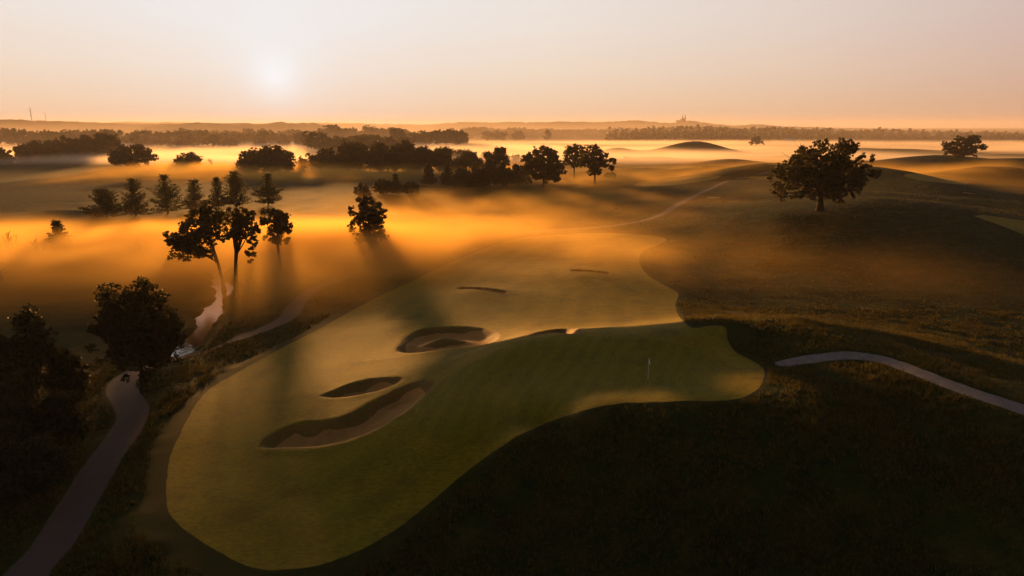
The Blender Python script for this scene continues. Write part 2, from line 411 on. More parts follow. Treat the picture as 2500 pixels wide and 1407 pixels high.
# ---- ground grid: fine on the hole, coarser outwards to the horizon
def axis(lo, hi, step, far_lo, far_hi, g_lo, g_hi):
    mid = np.arange(lo, hi + step, step)
    up = [mid[-1]]; s = step
    while up[-1] < far_hi: s *= g_hi; up.append(up[-1] + s)
    dn = [mid[0]]; s = step
    while dn[-1] > far_lo: s *= g_lo; dn.append(dn[-1] - s)
    return np.concatenate([np.array(dn[1:])[::-1], mid, np.array(up[1:])])
gx = axis(-58, 52, 0.46, -14000, 14000, 1.055, 1.055)
gy = axis(36, 112, 0.46, -160, 14000, 1.08, 1.023)
GX, GY = np.meshgrid(gx, gy)
GZ0 = base_height(GX, GY)
def grid_height(field):
    def f(x, y):
        x = np.asarray(x, float); y = np.asarray(y, float)
        i = np.clip(np.searchsorted(gx, x) - 1, 0, len(gx) - 2); j = np.clip(np.searchsorted(gy, y) - 1, 0, len(gy) - 2)
        fx = np.clip((x - gx[i]) / (gx[i + 1] - gx[i]), 0, 1); fy = np.clip((y - gy[j]) / (gy[j + 1] - gy[j]), 0, 1)
        return (field[j, i] * (1 - fx) + field[j, i + 1] * fx) * (1 - fy) + (field[j + 1, i] * (1 - fx) + field[j + 1, i + 1] * fx) * fy
    return f
base_fast = grid_height(GZ0)
def drop_poly(pts, n=5): return hit_fn(*catmull(pts, True, n).T, base_fast)
def drop_line(pts, n=6): return hit_fn(*catmull(pts, False, n).T, base_fast)
fairway_xy = drop_poly(FAIRWAY)
green_xy = drop_poly(GREEN)
bunker_xy = {k: drop_poly(v) for k, v in BUNKERS.items()}
def lens(p1, p2, half):
    a, b = hit_fn([p1[0], p2[0]], [p1[1], p2[1]], base_fast)
    t = np.linspace(0, 2 * math.pi, 28, endpoint=False); ax = (b - a) / 2; nn = np.array([-ax[1], ax[0]]) / np.linalg.norm(ax); nn *= np.sign(nn[1])
    return (a + b) / 2 + np.cos(t)[:, None] * ax + np.sin(t)[:, None] * nn * half * (0.8 + 0.2 * np.cos(t * 2))[:, None] + nn * half * 0.55
bunker_xy['E'] = lens((1390, 661), (1482, 669), 2.0)
bunker_xy['F'] = lens((1112, 705), (1228, 717), 1.9)
other_xy = {k: drop_poly(v) for k, v in OTHER_FAIRWAYS.items()}
path_xy = {k: (drop_line(v[0]), v[1]) for k, v in PATHS.items()}
creek_xy = drop_line(CREEK)
CREEK_Z = -9.75

GZ = GZ0.copy()
sd_fair = sdf(fairway_xy, GX, GY)
sd_green = sdf(green_xy, GX, GY)
sd_b = {k: sdf(v, GX, GY) for k, v in bunker_xy.items()}
sd_o = {k: sdf(v, GX, GY, reach=30) for k, v in other_xy.items()}
sd_p = {k: sdf(v[0], GX, GY, closed=False) - v[1] / 2 for k, v in path_xy.items()}
sd_creek = sdf(creek_xy, GX, GY, closed=False, reach=12)

DEPTH = {'A': 1.05, 'B': 0.9, 'C': 0.95, 'D': 1.25, 'E': 0.75, 'F': 0.75}
mown = np.minimum(np.minimum(sd_fair, np.min([v for v in sd_o.values()], axis=0)), np.min([v for v in sd_p.values()], axis=0) - 0.2)
rough = sstep(0.0, 3.0, mown)
near = 1 - sstep(350, 700, np.hypot(GX, GY))
GZ += rough * near * (0.30 * fbm(GX / 7, GY / 7, 11, 3) + 0.10 * fbm(GX / 1.6, GY / 1.6, 12, 2) * (1 - sstep(100, 160, GY)))
GZ += near * 0.35 * fbm(GX / 38, GY / 38, 21, 2) * sstep(110, 160, np.hypot(GX, GY))
GZ -= 0.05 * sstep(0.0, -0.5, np.minimum(mown, 0.5))
island = np.zeros_like(GZ)
for k, s in sd_b.items():
    w = {'A': 2.3, 'D': 2.2, 'C': 1.6}.get(k, 1.0)
    GZ += -DEPTH[k] * sstep(0.5, -w, s + 0.35 * fbm(GX / 2.5, GY / 2.5, 55, 2)) + 0.05 * np.exp(-((s - 0.5) / 0.6) ** 2) * (s > -0.2)
isl = hit_fn([1082], [829], base_fast)[0]
bump_isl = np.exp(-(((GX - isl[0]) / 3.2) ** 2 + ((GY - isl[1]) / 1.7) ** 2))
GZ += 1.25 * bump_isl * (sd_b['A'] < 0)
cw = 1.55 + 0.4 * np.sin(GY * 0.31) + 1.1 * fbm(GX / 3.5, GY / 3.5, 31, 3)
bank = CREEK_Z - 0.5 + 1.25 * sstep(cw - 1.0, cw + 1.5, sd_creek)
GZ = np.where(sd_creek < 11.5, np.maximum(GZ, CREEK_Z + 0.55), GZ)
wb = sstep(8.5, 4.2, sd_creek)
GZ = GZ * (1 - wb) + bank * wb
height = grid_height(GZ)      # height of the finished ground
def at(px, py):
    xy = hit_fn([px], [py], height)[0]
    return Vector((xy[0], xy[1], float(height(xy[0], xy[1]))))

# ---- cut the ground along the outlines so that each mown area, bunker and path is a piece of its own
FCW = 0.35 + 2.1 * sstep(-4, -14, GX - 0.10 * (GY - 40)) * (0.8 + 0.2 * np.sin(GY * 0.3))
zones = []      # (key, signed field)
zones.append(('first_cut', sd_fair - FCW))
for k, s in sd_o.items(): zones.append(('o_' + k, s))
zones.append(('fairway', sd_fair + 0.10 * fbm(GX / 1.1, GY / 1.1, 43, 2)))
zones.append(('green', sd_green))
for k, s in sd_p.items(): zones.append(('p_' + k, s + 0.10 * fbm(GX / 0.9, GY / 0.9, 41, 2)))
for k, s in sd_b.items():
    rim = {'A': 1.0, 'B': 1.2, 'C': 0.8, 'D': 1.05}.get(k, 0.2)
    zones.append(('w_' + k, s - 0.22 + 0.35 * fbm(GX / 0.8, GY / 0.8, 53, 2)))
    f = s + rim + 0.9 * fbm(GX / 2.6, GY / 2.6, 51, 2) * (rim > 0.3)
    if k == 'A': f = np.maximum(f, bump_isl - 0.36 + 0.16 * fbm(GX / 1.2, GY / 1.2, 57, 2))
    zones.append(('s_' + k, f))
V = np.stack([GX.ravel(), GY.ravel(), GZ.ravel()], 1)
F = np.stack([z[1].ravel() for z in zones], 1).astype(np.float64)
F[np.abs(F) < 1e-4] = 1e-4
ny, nx = GX.shape
ii = (np.arange(ny - 1)[:, None] * nx + np.arange(nx - 1)[None, :]).ravel()
flip = ((np.arange(ny - 1)[:, None] + np.arange(nx - 1)[None, :]) % 2).ravel().astype(bool)
T1 = np.where(flip[:, None], np.stack([ii, ii + 1, ii + nx], 1), np.stack([ii, ii + 1, ii + nx + 1], 1))
T2 = np.where(flip[:, None], np.stack([ii + 1, ii + nx + 1, ii + nx], 1), np.stack([ii, ii + nx + 1, ii + nx], 1))
T = np.concatenate([T1, T2])
L = np.full(len(T), -1)
for k in range(len(zones)):
    s = F[T, k] < 0
    c = s.sum(1)
    L[c == 3] = k
    mix = (c == 1) | (c == 2)
    if not mix.any(): continue
    tm, sm, lm = T[mix], s[mix], L[mix]
    lone = np.where(sm.sum(1) == 1, sm.argmax(1), (~sm).argmax(1))
    r = np.arange(len(tm))
    a, b, cc = tm[r, lone], tm[r, (lone + 1) % 3], tm[r, (lone + 2) % 3]
    ain = F[a, k] < 0
    e = np.concatenate([np.stack([a, b], 1), np.stack([a, cc], 1)]); e.sort(axis=1)
    ue, inv = np.unique(e, axis=0, return_inverse=True); inv = inv.ravel()
    fa, fb = F[ue[:, 0], k], F[ue[:, 1], k]
    t = np.clip(fa / (fa - fb), 0.02, 0.98)[:, None]
    nv = V[ue[:, 0]] * (1 - t) + V[ue[:, 1]] * t
    nf = F[ue[:, 0]] * (1 - t) + F[ue[:, 1]] * t
    nf[:, k] = 1e-4; nf[np.abs(nf) < 1e-4] = 1e-4
    off = len(V); V = np.concatenate([V, nv]); F = np.concatenate([F, nf])
    ab, ac = inv[:len(tm)] + off, inv[len(tm):] + off
    nt = np.concatenate([np.stack([a, ab, ac], 1), np.stack([ab, b, cc], 1), np.stack([ab, cc, ac], 1)])
    nl = np.concatenate([np.where(ain, k, lm), np.where(ain, lm, k), np.where(ain, lm, k)])
    T = np.concatenate([T[~mix], nt]); L = np.concatenate([L[~mix], nl])
# one set of shading normals over the whole ground, so that no cut shows as a crease
fn = np.cross(V[T[:, 1]] - V[T[:, 0]], V[T[:, 2]] - V[T[:, 0]])
VN = np.zeros_like(V)
for q in range(3): np.add.at(VN, T[:, q], fn)
VN /= np.linalg.norm(VN, axis=1)[:, None] + 1e-12

def ground_piece(name, keys, mat, label, cat, kind='structure', group=None):
    idx = [-1 if k == 'ground' else [z[0] for z in zones].index(k) for k in keys]
    tri = T[np.isin(L, idx)]
    u, inv = np.unique(tri, return_inverse=True)
    me = mesh_data(name, V[u], inv.reshape(-1, 3), mat, True)
    ed = me.attributes.new('edge', 'FLOAT', 'POINT'); ed.data.foreach_set('value', F[u, [z[0] for z in zones].index('fairway')].astype(np.float32))
    me.normals_split_custom_set_from_vertices(VN[u].astype(np.float32).tolist())
    return tag(link(name, me), label, cat, group, kind)
# ------------------------------------------------------------------ materials
def new_mat(name):
    m = bpy.data.materials.new(name); m.use_nodes = True
    nt = m.node_tree; nt.nodes.clear()
    out = nt.nodes.new('ShaderNodeOutputMaterial')
    return m, nt.nodes, nt.links, out

def grass_mat(name, c1, c2, c3, scales=(0.05, 0.6, 6.0), bump=0.25, bump_scale=9.0, rough=0.62, spec=0.35, sheen=0.0, stretch=(1, 1, 1), bdist=0.06, mow=0.0, mow_w=2.2, diag=False):
    m, n, l, out = new_mat(name)
    tc = n.new('ShaderNodeTexCoord'); mp = n.new('ShaderNodeMapping'); mp.inputs['Scale'].default_value = stretch
    l.new(tc.outputs['Object'], mp.inputs['Vector'])
    def noise(scale, det=4, src=None, rg=0.6):
        t = n.new('ShaderNodeTexNoise'); t.inputs['Scale'].default_value = scale; t.inputs['Detail'].default_value = det; t.inputs['Roughness'].default_value = rg
        l.new((src or tc.outputs['Object']), t.inputs['Vector']); return t.outputs['Fac']
    big, mid, fine = noise(scales[0], 4), noise(scales[1], 5, mp.outputs['Vector']), noise(scales[2], 4, mp.outputs['Vector'], 0.7)
    def ramp(f, lo, hi):
        r = n.new('ShaderNodeMapRange'); r.inputs['From Min'].default_value = lo; r.inputs['From Max'].default_value = hi; l.new(f, r.inputs['Value']); return r.outputs['Result']
    def mix(f, a, b):
        x = n.new('ShaderNodeMix'); x.data_type = 'RGBA'; l.new(f, x.inputs['Factor'])
        for s, v in (('A', a), ('B', b)):
            k = [i for i in x.inputs if i.name == s and i.type == 'RGBA'][0]
            if isinstance(v, tuple): k.default_value = (*v, 1)
            else: l.new(v, k)
        return [o for o in x.outputs if o.type == 'RGBA'][0]
    c = mix(ramp(big, 0.38, 0.62), c1, c2)
    c = mix(ramp(mid, 0.45, 0.72), c, c3)
    f = ramp(fine, 0.25, 0.75)
    hs = n.new('ShaderNodeHueSaturation'); l.new(c, hs.inputs['Color'])
    mr = n.new('ShaderNodeMapRange'); mr.inputs['To Min'].default_value = 0.55; mr.inputs['To Max'].default_value = 1.4; l.new(f, mr.inputs['Value']); l.new(mr.outputs['Result'], hs.inputs['Value'])
    colr = hs.outputs['Color']
    if mow:
        if diag:
            sx = n.new('ShaderNodeVectorMath'); sx.operation = 'DOT_PRODUCT'; sx.inputs[1].default_value = (0.93, -0.36, 0); l.new(tc.outputs['Object'], sx.inputs[0]); src = sx.outputs['Value']
        else:
            av = n.new('ShaderNodeAttribute'); av.attribute_name = 'edge'; src = av.outputs['Fac']
        wob = n.new('ShaderNodeMath'); wob.operation = 'MULTIPLY_ADD'; l.new(big, wob.inputs[0]); wob.inputs[1].default_value = 5.0; l.new(src, wob.inputs[2])
        sc = n.new('ShaderNodeMath'); sc.operation = 'MULTIPLY'; sc.inputs[1].default_value = math.pi / mow_w; l.new(wob.outputs[0], sc.inputs[0])
        sn = n.new('ShaderNodeMath'); sn.operation = 'SINE'; l.new(sc.outputs[0], sn.inputs[0])
        st = n.new('ShaderNodeMapRange'); st.inputs['From Min'].default_value = -0.5; st.inputs['From Max'].default_value = 0.5; st.inputs['To Min'].default_value = 1 - mow; st.inputs['To Max'].default_value = 1 + mow; l.new(sn.outputs[0], st.inputs['Value'])
        # darker damp patches and trodden dew
        dn = noise(0.16, 5, None, 0.7); dm = n.new('ShaderNodeMapRange'); dm.inputs['From Min'].default_value = 0.52; dm.inputs['From Max'].default_value = 0.70; dm.inputs['To Min'].default_value = 1.0; dm.inputs['To Max'].default_value = 0.62; l.new(dn, dm.inputs['Value'])
        tn = noise(0.9, 4, mp.outputs['Vector'], 0.8); tm = n.new('ShaderNodeMapRange'); tm.inputs['From Min'].default_value = 0.60; tm.inputs['From Max'].default_value = 0.72; tm.inputs['To Min'].default_value = 1.0; tm.inputs['To Max'].default_value = 0.6; l.new(tn, tm.inputs['Value'])
        m1 = n.new('ShaderNodeMath'); m1.operation = 'MULTIPLY'; l.new(st.outputs['Result'], m1.inputs[0]); l.new(dm.outputs['Result'], m1.inputs[1])
        m2 = n.new('ShaderNodeMath'); m2.operation = 'MULTIPLY'; l.new(m1.outputs[0], m2.inputs[0]); l.new(tm.outputs['Result'], m2.inputs[1])
        h2 = n.new('ShaderNodeHueSaturation'); l.new(colr, h2.inputs['Color']); l.new(m2.outputs[0], h2.inputs['Value']); colr = h2.outputs['Color']
    b = n.new('ShaderNodeBsdfPrincipled')
    b.inputs['Roughness'].default_value = rough; b.inputs['Specular IOR Level'].default_value = spec
    if sheen: b.inputs['Sheen Weight'].default_value = sheen; b.inputs['Sheen Roughness'].default_value = 0.4; b.inputs['Sheen Tint'].default_value = (1.0, 0.9, 0.6, 1)
    l.new(colr, b.inputs['Base Color'])
    bf = noise(bump_scale, 3, mp.outputs['Vector'], 0.65)
    bp = n.new('ShaderNodeBump'); bp.inputs['Strength'].default_value = bump; bp.inputs['Distance'].default_value = bdist
    l.new(bf, bp.inputs['Height']); l.new(bp.outputs['Normal'], b.inputs['Normal'])
    l.new(b.outputs['BSDF'], out.inputs['Surface'])
    return m

M = {}
M['rough'] = grass_mat('rough_grass', (0.019, 0.034, 0.005), (0.014, 0.029, 0.0045), (0.050, 0.046, 0.010), (0.03, 0.35, 3.0), 0.8, 2.6, 0.85, 0.04, bdist=0.35)
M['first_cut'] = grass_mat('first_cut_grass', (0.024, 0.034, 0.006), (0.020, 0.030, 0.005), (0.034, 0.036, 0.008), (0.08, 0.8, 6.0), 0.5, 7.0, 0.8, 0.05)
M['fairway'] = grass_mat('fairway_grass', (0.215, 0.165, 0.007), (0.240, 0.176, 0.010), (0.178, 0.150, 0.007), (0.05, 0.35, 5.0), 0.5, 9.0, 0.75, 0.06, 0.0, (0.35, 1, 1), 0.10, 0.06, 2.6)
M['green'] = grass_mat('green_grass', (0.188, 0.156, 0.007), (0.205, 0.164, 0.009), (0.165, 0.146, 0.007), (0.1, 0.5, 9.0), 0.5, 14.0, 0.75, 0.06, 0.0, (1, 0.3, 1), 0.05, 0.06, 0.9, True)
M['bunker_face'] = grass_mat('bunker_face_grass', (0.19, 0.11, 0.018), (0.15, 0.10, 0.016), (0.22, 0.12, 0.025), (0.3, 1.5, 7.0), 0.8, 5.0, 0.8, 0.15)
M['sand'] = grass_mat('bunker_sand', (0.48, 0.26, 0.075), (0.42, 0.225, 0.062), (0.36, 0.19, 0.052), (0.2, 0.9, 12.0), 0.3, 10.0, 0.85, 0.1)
M['path'] = grass_mat('cart_path_asphalt', (0.066, 0.050, 0.044), (0.056, 0.045, 0.041), (0.080, 0.061, 0.053), (0.2, 1.2, 18.0), 0.25, 22.0, 0.8, 0.25)
M['path_pale'] = grass_mat('pale_path_gravel', (0.20, 0.185, 0.175), (0.17, 0.16, 0.155), (0.25, 0.23, 0.215), (0.2, 1.0, 12.0), 0.4, 14.0, 0.85, 0.2)

ground_piece('ground', ['ground'], M['rough'], 'rolling rough grassland of the course running out to the horizon', 'ground')
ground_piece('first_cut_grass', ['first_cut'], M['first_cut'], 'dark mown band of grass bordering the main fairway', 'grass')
ground_piece('fairway', ['fairway'], M['fairway'], 'broad dewy main fairway wrapping around the putting green', 'fairway')
ground_piece('putting_green', ['green'], M['green'], 'bowl-shaped putting green with the flag standing in it', 'green')
for k, nm, lb in (('mist', 'fairway', 'pale distant fairway strip in mist at the foot of the path hill'), ('band', 'fairway', 'narrow pale fairway band in the mist right of the broken-armed oak'),
                  ('right', 'fairway', 'pale grey fairway below the far oak at the right'), ('corner', 'fairway', 'green fairway cut off by the right edge of the picture'),
                  ('tee_hill', 'tee', 'flat tee on top of the hill left behind the big oak'), ('tee_low', 'tee', 'bright oval tee below the hilltop just left of the big oak'),
                  ('tee_path', 'tee', 'small oval tee to the right of the climbing path'), ('tee_right', 'tee', 'small bright tee in the dark hollow under the right hills')):
    ground_piece(nm, ['o_' + k], M['fairway'], lb, nm)
PATH_LBL = {'left': ('path', 'brown cart path winding past the round tree at the left'), 'valley': ('path', 'cart path crossing the misty valley and climbing the hill'), 'right': ('path_pale', 'pale narrow path curving over the ridge at the right')}
for k, (mt, lb) in PATH_LBL.items():
    ground_piece('path', ['p_' + k], M[mt], lb, 'path')
B_LBL = {'A': 'round sand bunker with a grassy island in its middle', 'B': 'small bunker tucked behind the back lip of the green', 'C': 'short slim bunker above the long one left of the green',
         'D': 'long curved sand bunker left of the green', 'E': 'thin slit of a bunker far up the fairway', 'F': 'thin slit of a bunker halfway up the fairway'}
for k, lb in B_LBL.items():
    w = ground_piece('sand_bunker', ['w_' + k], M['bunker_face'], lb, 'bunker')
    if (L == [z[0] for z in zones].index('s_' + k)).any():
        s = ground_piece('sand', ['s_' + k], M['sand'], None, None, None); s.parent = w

# creek: a level sheet of water lying in its carved bed
m, n, l, out = new_mat('creek_water')
b = n.new('ShaderNodeBsdfPrincipled'); b.inputs['Base Color'].default_value = (0.012, 0.012, 0.010, 1); b.inputs['Roughness'].default_value = 0.06; b.inputs['IOR'].default_value = 1.9; b.inputs['Specular IOR Level'].default_value = 0.8
t = n.new('ShaderNodeTexNoise'); t.inputs['Scale'].default_value = 1.3; t.inputs['Detail'].default_value = 3
tc = n.new('ShaderNodeTexCoord'); l.new(tc.outputs['Object'], t.inputs['Vector'])
bp = n.new('ShaderNodeBump'); bp.inputs['Strength'].default_value = 0.3; bp.inputs['Distance'].default_value = 0.10
l.new(t.outputs['Fac'], bp.inputs['Height']); l.new(bp.outputs['Normal'], b.inputs['Normal']); l.new(b.outputs['BSDF'], out.inputs['Surface'])
M['water'] = m
_t = np.gradient(creek_xy, axis=0); _t /= np.linalg.norm(_t, axis=1)[:, None]
_nrm = np.stack([-_t[:, 1], _t[:, 0]], 1)
cv = np.concatenate([np.c_[creek_xy + _nrm * 3.6, np.full(len(creek_xy), CREEK_Z)], np.c_[creek_xy - _nrm * 3.6, np.full(len(creek_xy), CREEK_Z)]])
k = len(creek_xy); i = np.arange(k - 1)
tag(link('creek', mesh_data('creek', cv, np.stack([i, i + 1, i + 1 + k, i + k], 1), M['water'])), 'narrow creek shining with sky reflections beside the cart path', 'creek', kind='structure')
# ------------------------------------------------------------------ foliage materials
def leaf_mat(name, c1, c2, trans=0.35, tcol=(0.16, 0.13, 0.02)):
    m, n, l, out = new_mat(name)
    g = n.new('ShaderNodeNewGeometry'); oi = n.new('ShaderNodeObjectInfo')
    mx = n.new('ShaderNodeMix'); mx.data_type = 'RGBA'
    ci = [i for i in mx.inputs if i.type == 'RGBA']
    ci[0].default_value = (*c1, 1); ci[1].default_value = (*c2, 1)
    l.new(g.outputs['Random Per Island'], mx.inputs['Factor'])
    co = [o for o in mx.outputs if o.type == 'RGBA'][0]
    hs = n.new('ShaderNodeHueSaturation'); l.new(co, hs.inputs['Color'])
    mr = n.new('ShaderNodeMapRange'); mr.inputs['To Min'].default_value = 0.75; mr.inputs['To Max'].default_value = 1.3
    l.new(oi.outputs['Random'], mr.inputs['Value']); l.new(mr.outputs['Result'], hs.inputs['Value'])
    d = n.new('ShaderNodeBsdfPrincipled'); d.inputs['Roughness'].default_value = 0.65; d.inputs['Specular IOR Level'].default_value = 0.2
    l.new(hs.outputs['Color'], d.inputs['Base Color'])
    t = n.new('ShaderNodeBsdfTranslucent'); t.inputs['Color'].default_value = (*tcol, 1)
    ms = n.new('ShaderNodeMixShader'); ms.inputs['Fac'].default_value = trans
    l.new(d.outputs['BSDF'], ms.inputs[1]); l.new(t.outputs['BSDF'], ms.inputs[2]); l.new(ms.outputs['Shader'], out.inputs['Surface'])
    return m
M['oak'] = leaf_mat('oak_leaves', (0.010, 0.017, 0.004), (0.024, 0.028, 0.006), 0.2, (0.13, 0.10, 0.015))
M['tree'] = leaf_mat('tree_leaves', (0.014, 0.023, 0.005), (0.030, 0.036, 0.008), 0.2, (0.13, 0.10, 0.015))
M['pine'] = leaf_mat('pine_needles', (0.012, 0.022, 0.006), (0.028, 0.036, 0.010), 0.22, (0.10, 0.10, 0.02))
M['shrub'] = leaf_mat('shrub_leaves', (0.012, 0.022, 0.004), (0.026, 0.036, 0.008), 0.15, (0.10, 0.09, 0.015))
M['bark'] = grass_mat('bark', (0.035, 0.026, 0.018), (0.028, 0.020, 0.014), (0.050, 0.038, 0.026), (0.5, 2.0, 9.0), 0.8, 6.0, 0.9, 0.1, stretch=(1, 1, 0.25))
M['dead'] = grass_mat('bare_wood', (0.055, 0.042, 0.030), (0.045, 0.034, 0.025), (0.07, 0.055, 0.04), (0.5, 2.0, 9.0), 0.8, 6.0, 0.9, 0.1)

def leaf_quads(c, size, rng, asp=0.62):
    """one small diamond leaf or spray at each centre"""
    k = len(c)
    u = rng.normal(size=(k, 3)); u /= np.linalg.norm(u, axis=1)[:, None]
    w = rng.normal(size=(k, 3)); v = np.cross(u, w); v /= np.linalg.norm(v, axis=1)[:, None] + 1e-9
    s = (size * rng.uniform(0.6, 1.3, k))[:, None]
    P = np.stack([c + u * s, c + v * s * asp, c - u * s, c - v * s * asp], 1).reshape(-1, 3)
    return P, np.arange(k * 4).reshape(-1, 4)

def lobe_points(lobes, leaf, rng, dens=2.6, fine=0.34):
    """leaf centres: every lobe breaks up into clumps, every clump into leaves"""
    out = []
    for x, y, z, r in lobes:
        c = np.array([x, y, z])
        cr = max(r * fine, leaf * 1.6)
        ncl = int(np.clip(9.0 * (r / cr / 3.0) ** 2 * 2.2, 6, 70))
        d = rng.normal(size=(ncl, 3)); d /= np.linalg.norm(d, axis=1)[:, None]
        cc = c + d * r * (rng.uniform(0.15, 1.0, ncl) ** 0.55)[:, None]
        proj = leaf * leaf * 0.62
        nl = max(int(dens * math.pi * cr * cr / proj / 1.9), 6)
        for q in cc:
            rr = cr * rng.uniform(0.65, 1.15)
            e = rng.normal(size=(nl, 3)); e /= np.linalg.norm(e, axis=1)[:, None]
            e[:, 2] *= 0.75
            out.append(q + e * rr * (rng.uniform(0, 1, nl) ** 0.45)[:, None])
    return np.concatenate(out)

def deepen(flat, rng, copies=2, squash=0.8):
    """spread lobes seen from the front through the depth of the crown"""
    a = np.array(flat, float)
    xc = (a[:, 0].min() + a[:, 0].max()) / 2; W = (a[:, 0].max() - a[:, 0].min()) / 2 + a[:, 2].mean()
    zc = (a[:, 1].min() + a[:, 1].max()) / 2; H = (a[:, 1].max() - a[:, 1].min()) / 2 + a[:, 2].mean()
    res = []
    for x, z, r in a:
        rad = ((x - xc) / W) ** 2 + ((z - zc) / H) ** 2
        D = squash * W * math.sqrt(max(1 - rad, 0.02))
        for k in range(copies if rad < 0.75 else 1):
            y = rng.uniform(-D, D)
            sh = 1 - 0.10 * k
            res.append((xc + (x - xc) * sh, y, zc + (z - zc) * sh, r))
    return res

def limbs(soup, top, lobes, r0, rng, count, start=0.45):
    ls = sorted(lobes, key=lambda q: -q[3] * rng.uniform(0.5, 1.5))[:count]
    top = np.asarray(top, float)
    for x, y, z, r in ls:
        f = rng.uniform(start, 1.0)
        a = top * np.array([f, f, f]); b = np.array([x, y, z])
        if b[2] < a[2] - 1.0: a = top * np.array([0.7, 0.7, rng.uniform(start, 0.7)])
        m = (a + b) / 2 + np.array([0, 0, -0.08 * np.linalg.norm(b - a)]) + rng.normal(size=3) * 0.05 * np.linalg.norm(b - a)
        t = np.linspace(0, 1, 7)[:, None]
        pts = a * (1 - t) ** 2 + 2 * m * t * (1 - t) + b * t * t
        rr = r0 * rng.uniform(0.3, 0.5)
        soup.tube(pts, np.linspace(rr, rr * 0.25, 7), 5)
        for _ in range(2):
            q = pts[rng.integers(3, 6)]; e = b + rng.normal(size=3) * r * 0.7
            soup.tube(np.linspace(q, e, 4), np.linspace(rr * 0.3, rr * 0.1, 4), 4)

def make_tree(name, label, cat, base, lobes, leaf, trunk_r, mat, seed, group=None, nlimb=14, dens=2.6, trunk_top=None, lean=0.0, fine=0.34):
    rng = np.random.default_rng(seed)
    root = link(name, None, loc=base)
    root.empty_display_size = 0.5
    tag(root, label, cat, group)
    zs = [q[2] for q in lobes]
    H = max(zs); tt = trunk_top or (min(zs) * 0.4 + H * 0.6)
    wx = np.average([q[0] for q in lobes], weights=[q[3] ** 2 for q in lobes])
    s = Soup()
    t = np.linspace(0, 1, 8)
    bend = rng.normal(size=2) * 0.02 * tt
    pts = np.stack([wx * 0.55 * t ** 1.5 + bend[0] * np.sin(t * 3.1), bend[1] * np.sin(t * 3.1), -0.35 + t * (tt + 0.35)], 1)
    rad = trunk_r * (1 - 0.62 * t) * (1 + 0.55 * np.exp(-t * 14))
    s.tube(pts, rad, 9)
    limbs(s, pts[-1], lobes, trunk_r, rng, nlimb)
    link('trunk', s.data('trunk', M['bark'], True), root)
    c = lobe_points(lobes, leaf, rng, dens, fine)
    P, Q = leaf_quads(c, leaf, rng)
    link('crown', mesh_data('crown', P, Q, mat), root)
    return root

def pix_tree(name, label, base_px, spec, leaf, trunk_r, mat, seed, cat='tree', copies=None, **kw):
    """a tree whose crown lobes were measured in the photograph; turned into metres at the tree's own distance"""
    b = at(*base_px)
    depth = b.y * _cp + (CAM_H - b.z) * _sp
    s = depth / FPX
    rng = np.random.default_rng(seed + 1000)
    flat = [((px - base_px[0]) * s, (base_px[1] - py) * s / _cp, r * s * 1.06) for px, py, r in spec]
    return make_tree(name, label, cat, b, deepen(flat, rng, copies or (3 if b.y < 200 else 2)), leaf, trunk_r, mat, seed, **kw)

def fill_spec(x0, x1, y0, y1, seed, n=None, flat_bottom=0.25):
    """lobes that fill a rounded crown of the given extent"""
    rng = np.random.default_rng(seed)
    w, h = (x1 - x0) / 2, (y1 - y0)
    cx = (x0 + x1) / 2
    res = []
    n = n or int(np.clip(18 + w * h / 50, 22, 44))
    rb = 0.34 * min(w, h / 2)
    for k in range(n):
        for _ in range(30):
            u, v = rng.uniform(-1, 1), rng.uniform(0, 1)
            lim = math.sqrt(max(1 - u * u, 0))
            if v < 0.10 + 0.90 * lim and v > flat_bottom * abs(u) * 0.6: break
        r = rb * rng.uniform(0.65, 1.25)
        res.append((cx + u * (w - r * 0.8), y1 - r * 0.6 - v * (h - r * 1.5) , r))
    return res

# ------------------------------------------------------------------ the trees one can tell apart
BIG_OAK = [(1984,360,14),(2026,357,14),(2044,363,17),(2059,369,15),(2080,379,13),(2095,385,7),(2089,390,9),(1954,378,17),(1969,382,19),(1943,390,15),(1931,397,14),(1920,405,12),(1895,414,13),(1887,425,15),(1902,425,17),(1880,440,9),(1875,448,5),(1925,422,21),(1947,412,22),(1969,408,24),(1999,400,22),(2029,398,22),(2059,402,20),(2074,414,19),(2089,422,13),(2107,424,7),(2095,431,8),(2083,437,13),(2059,432,21),(2029,434,24),(1999,430,26),(1969,434,23),(1940,434,16),(1919,443,12),(1907,454,10),(1895,461,8),(1883,469,8),(1913,472,13),(1904,479,9),(1908,488,7),(1925,473,9),(1940,458,14),(1957,461,14),(1954,476,9),(1945,488,7),(1962,482,6),(1984,454,19),(2007,457,19),(2022,464,18),(2037,457,19),(2048,464,12),(2057,476,8),(2022,482,11),(2044,491,8),(2014,475,13),(1992,476,7),(2009,382,16)]
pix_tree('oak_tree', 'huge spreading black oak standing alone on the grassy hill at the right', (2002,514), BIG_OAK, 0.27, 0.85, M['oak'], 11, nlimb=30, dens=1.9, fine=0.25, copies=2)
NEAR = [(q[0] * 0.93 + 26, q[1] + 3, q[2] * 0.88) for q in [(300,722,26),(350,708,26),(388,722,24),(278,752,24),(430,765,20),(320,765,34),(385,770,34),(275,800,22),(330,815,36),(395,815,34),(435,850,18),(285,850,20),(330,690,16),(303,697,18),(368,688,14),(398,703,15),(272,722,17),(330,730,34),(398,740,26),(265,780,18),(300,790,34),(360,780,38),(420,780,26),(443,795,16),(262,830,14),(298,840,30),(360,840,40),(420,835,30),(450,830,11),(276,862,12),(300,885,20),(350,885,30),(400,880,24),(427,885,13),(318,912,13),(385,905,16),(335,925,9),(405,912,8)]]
pix_tree('round_tree', 'dense dark round-crowned tree beside the cart path', (350,957), NEAR, 0.17, 0.30, M['tree'], 12, nlimb=18, dens=1.25, fine=0.28)
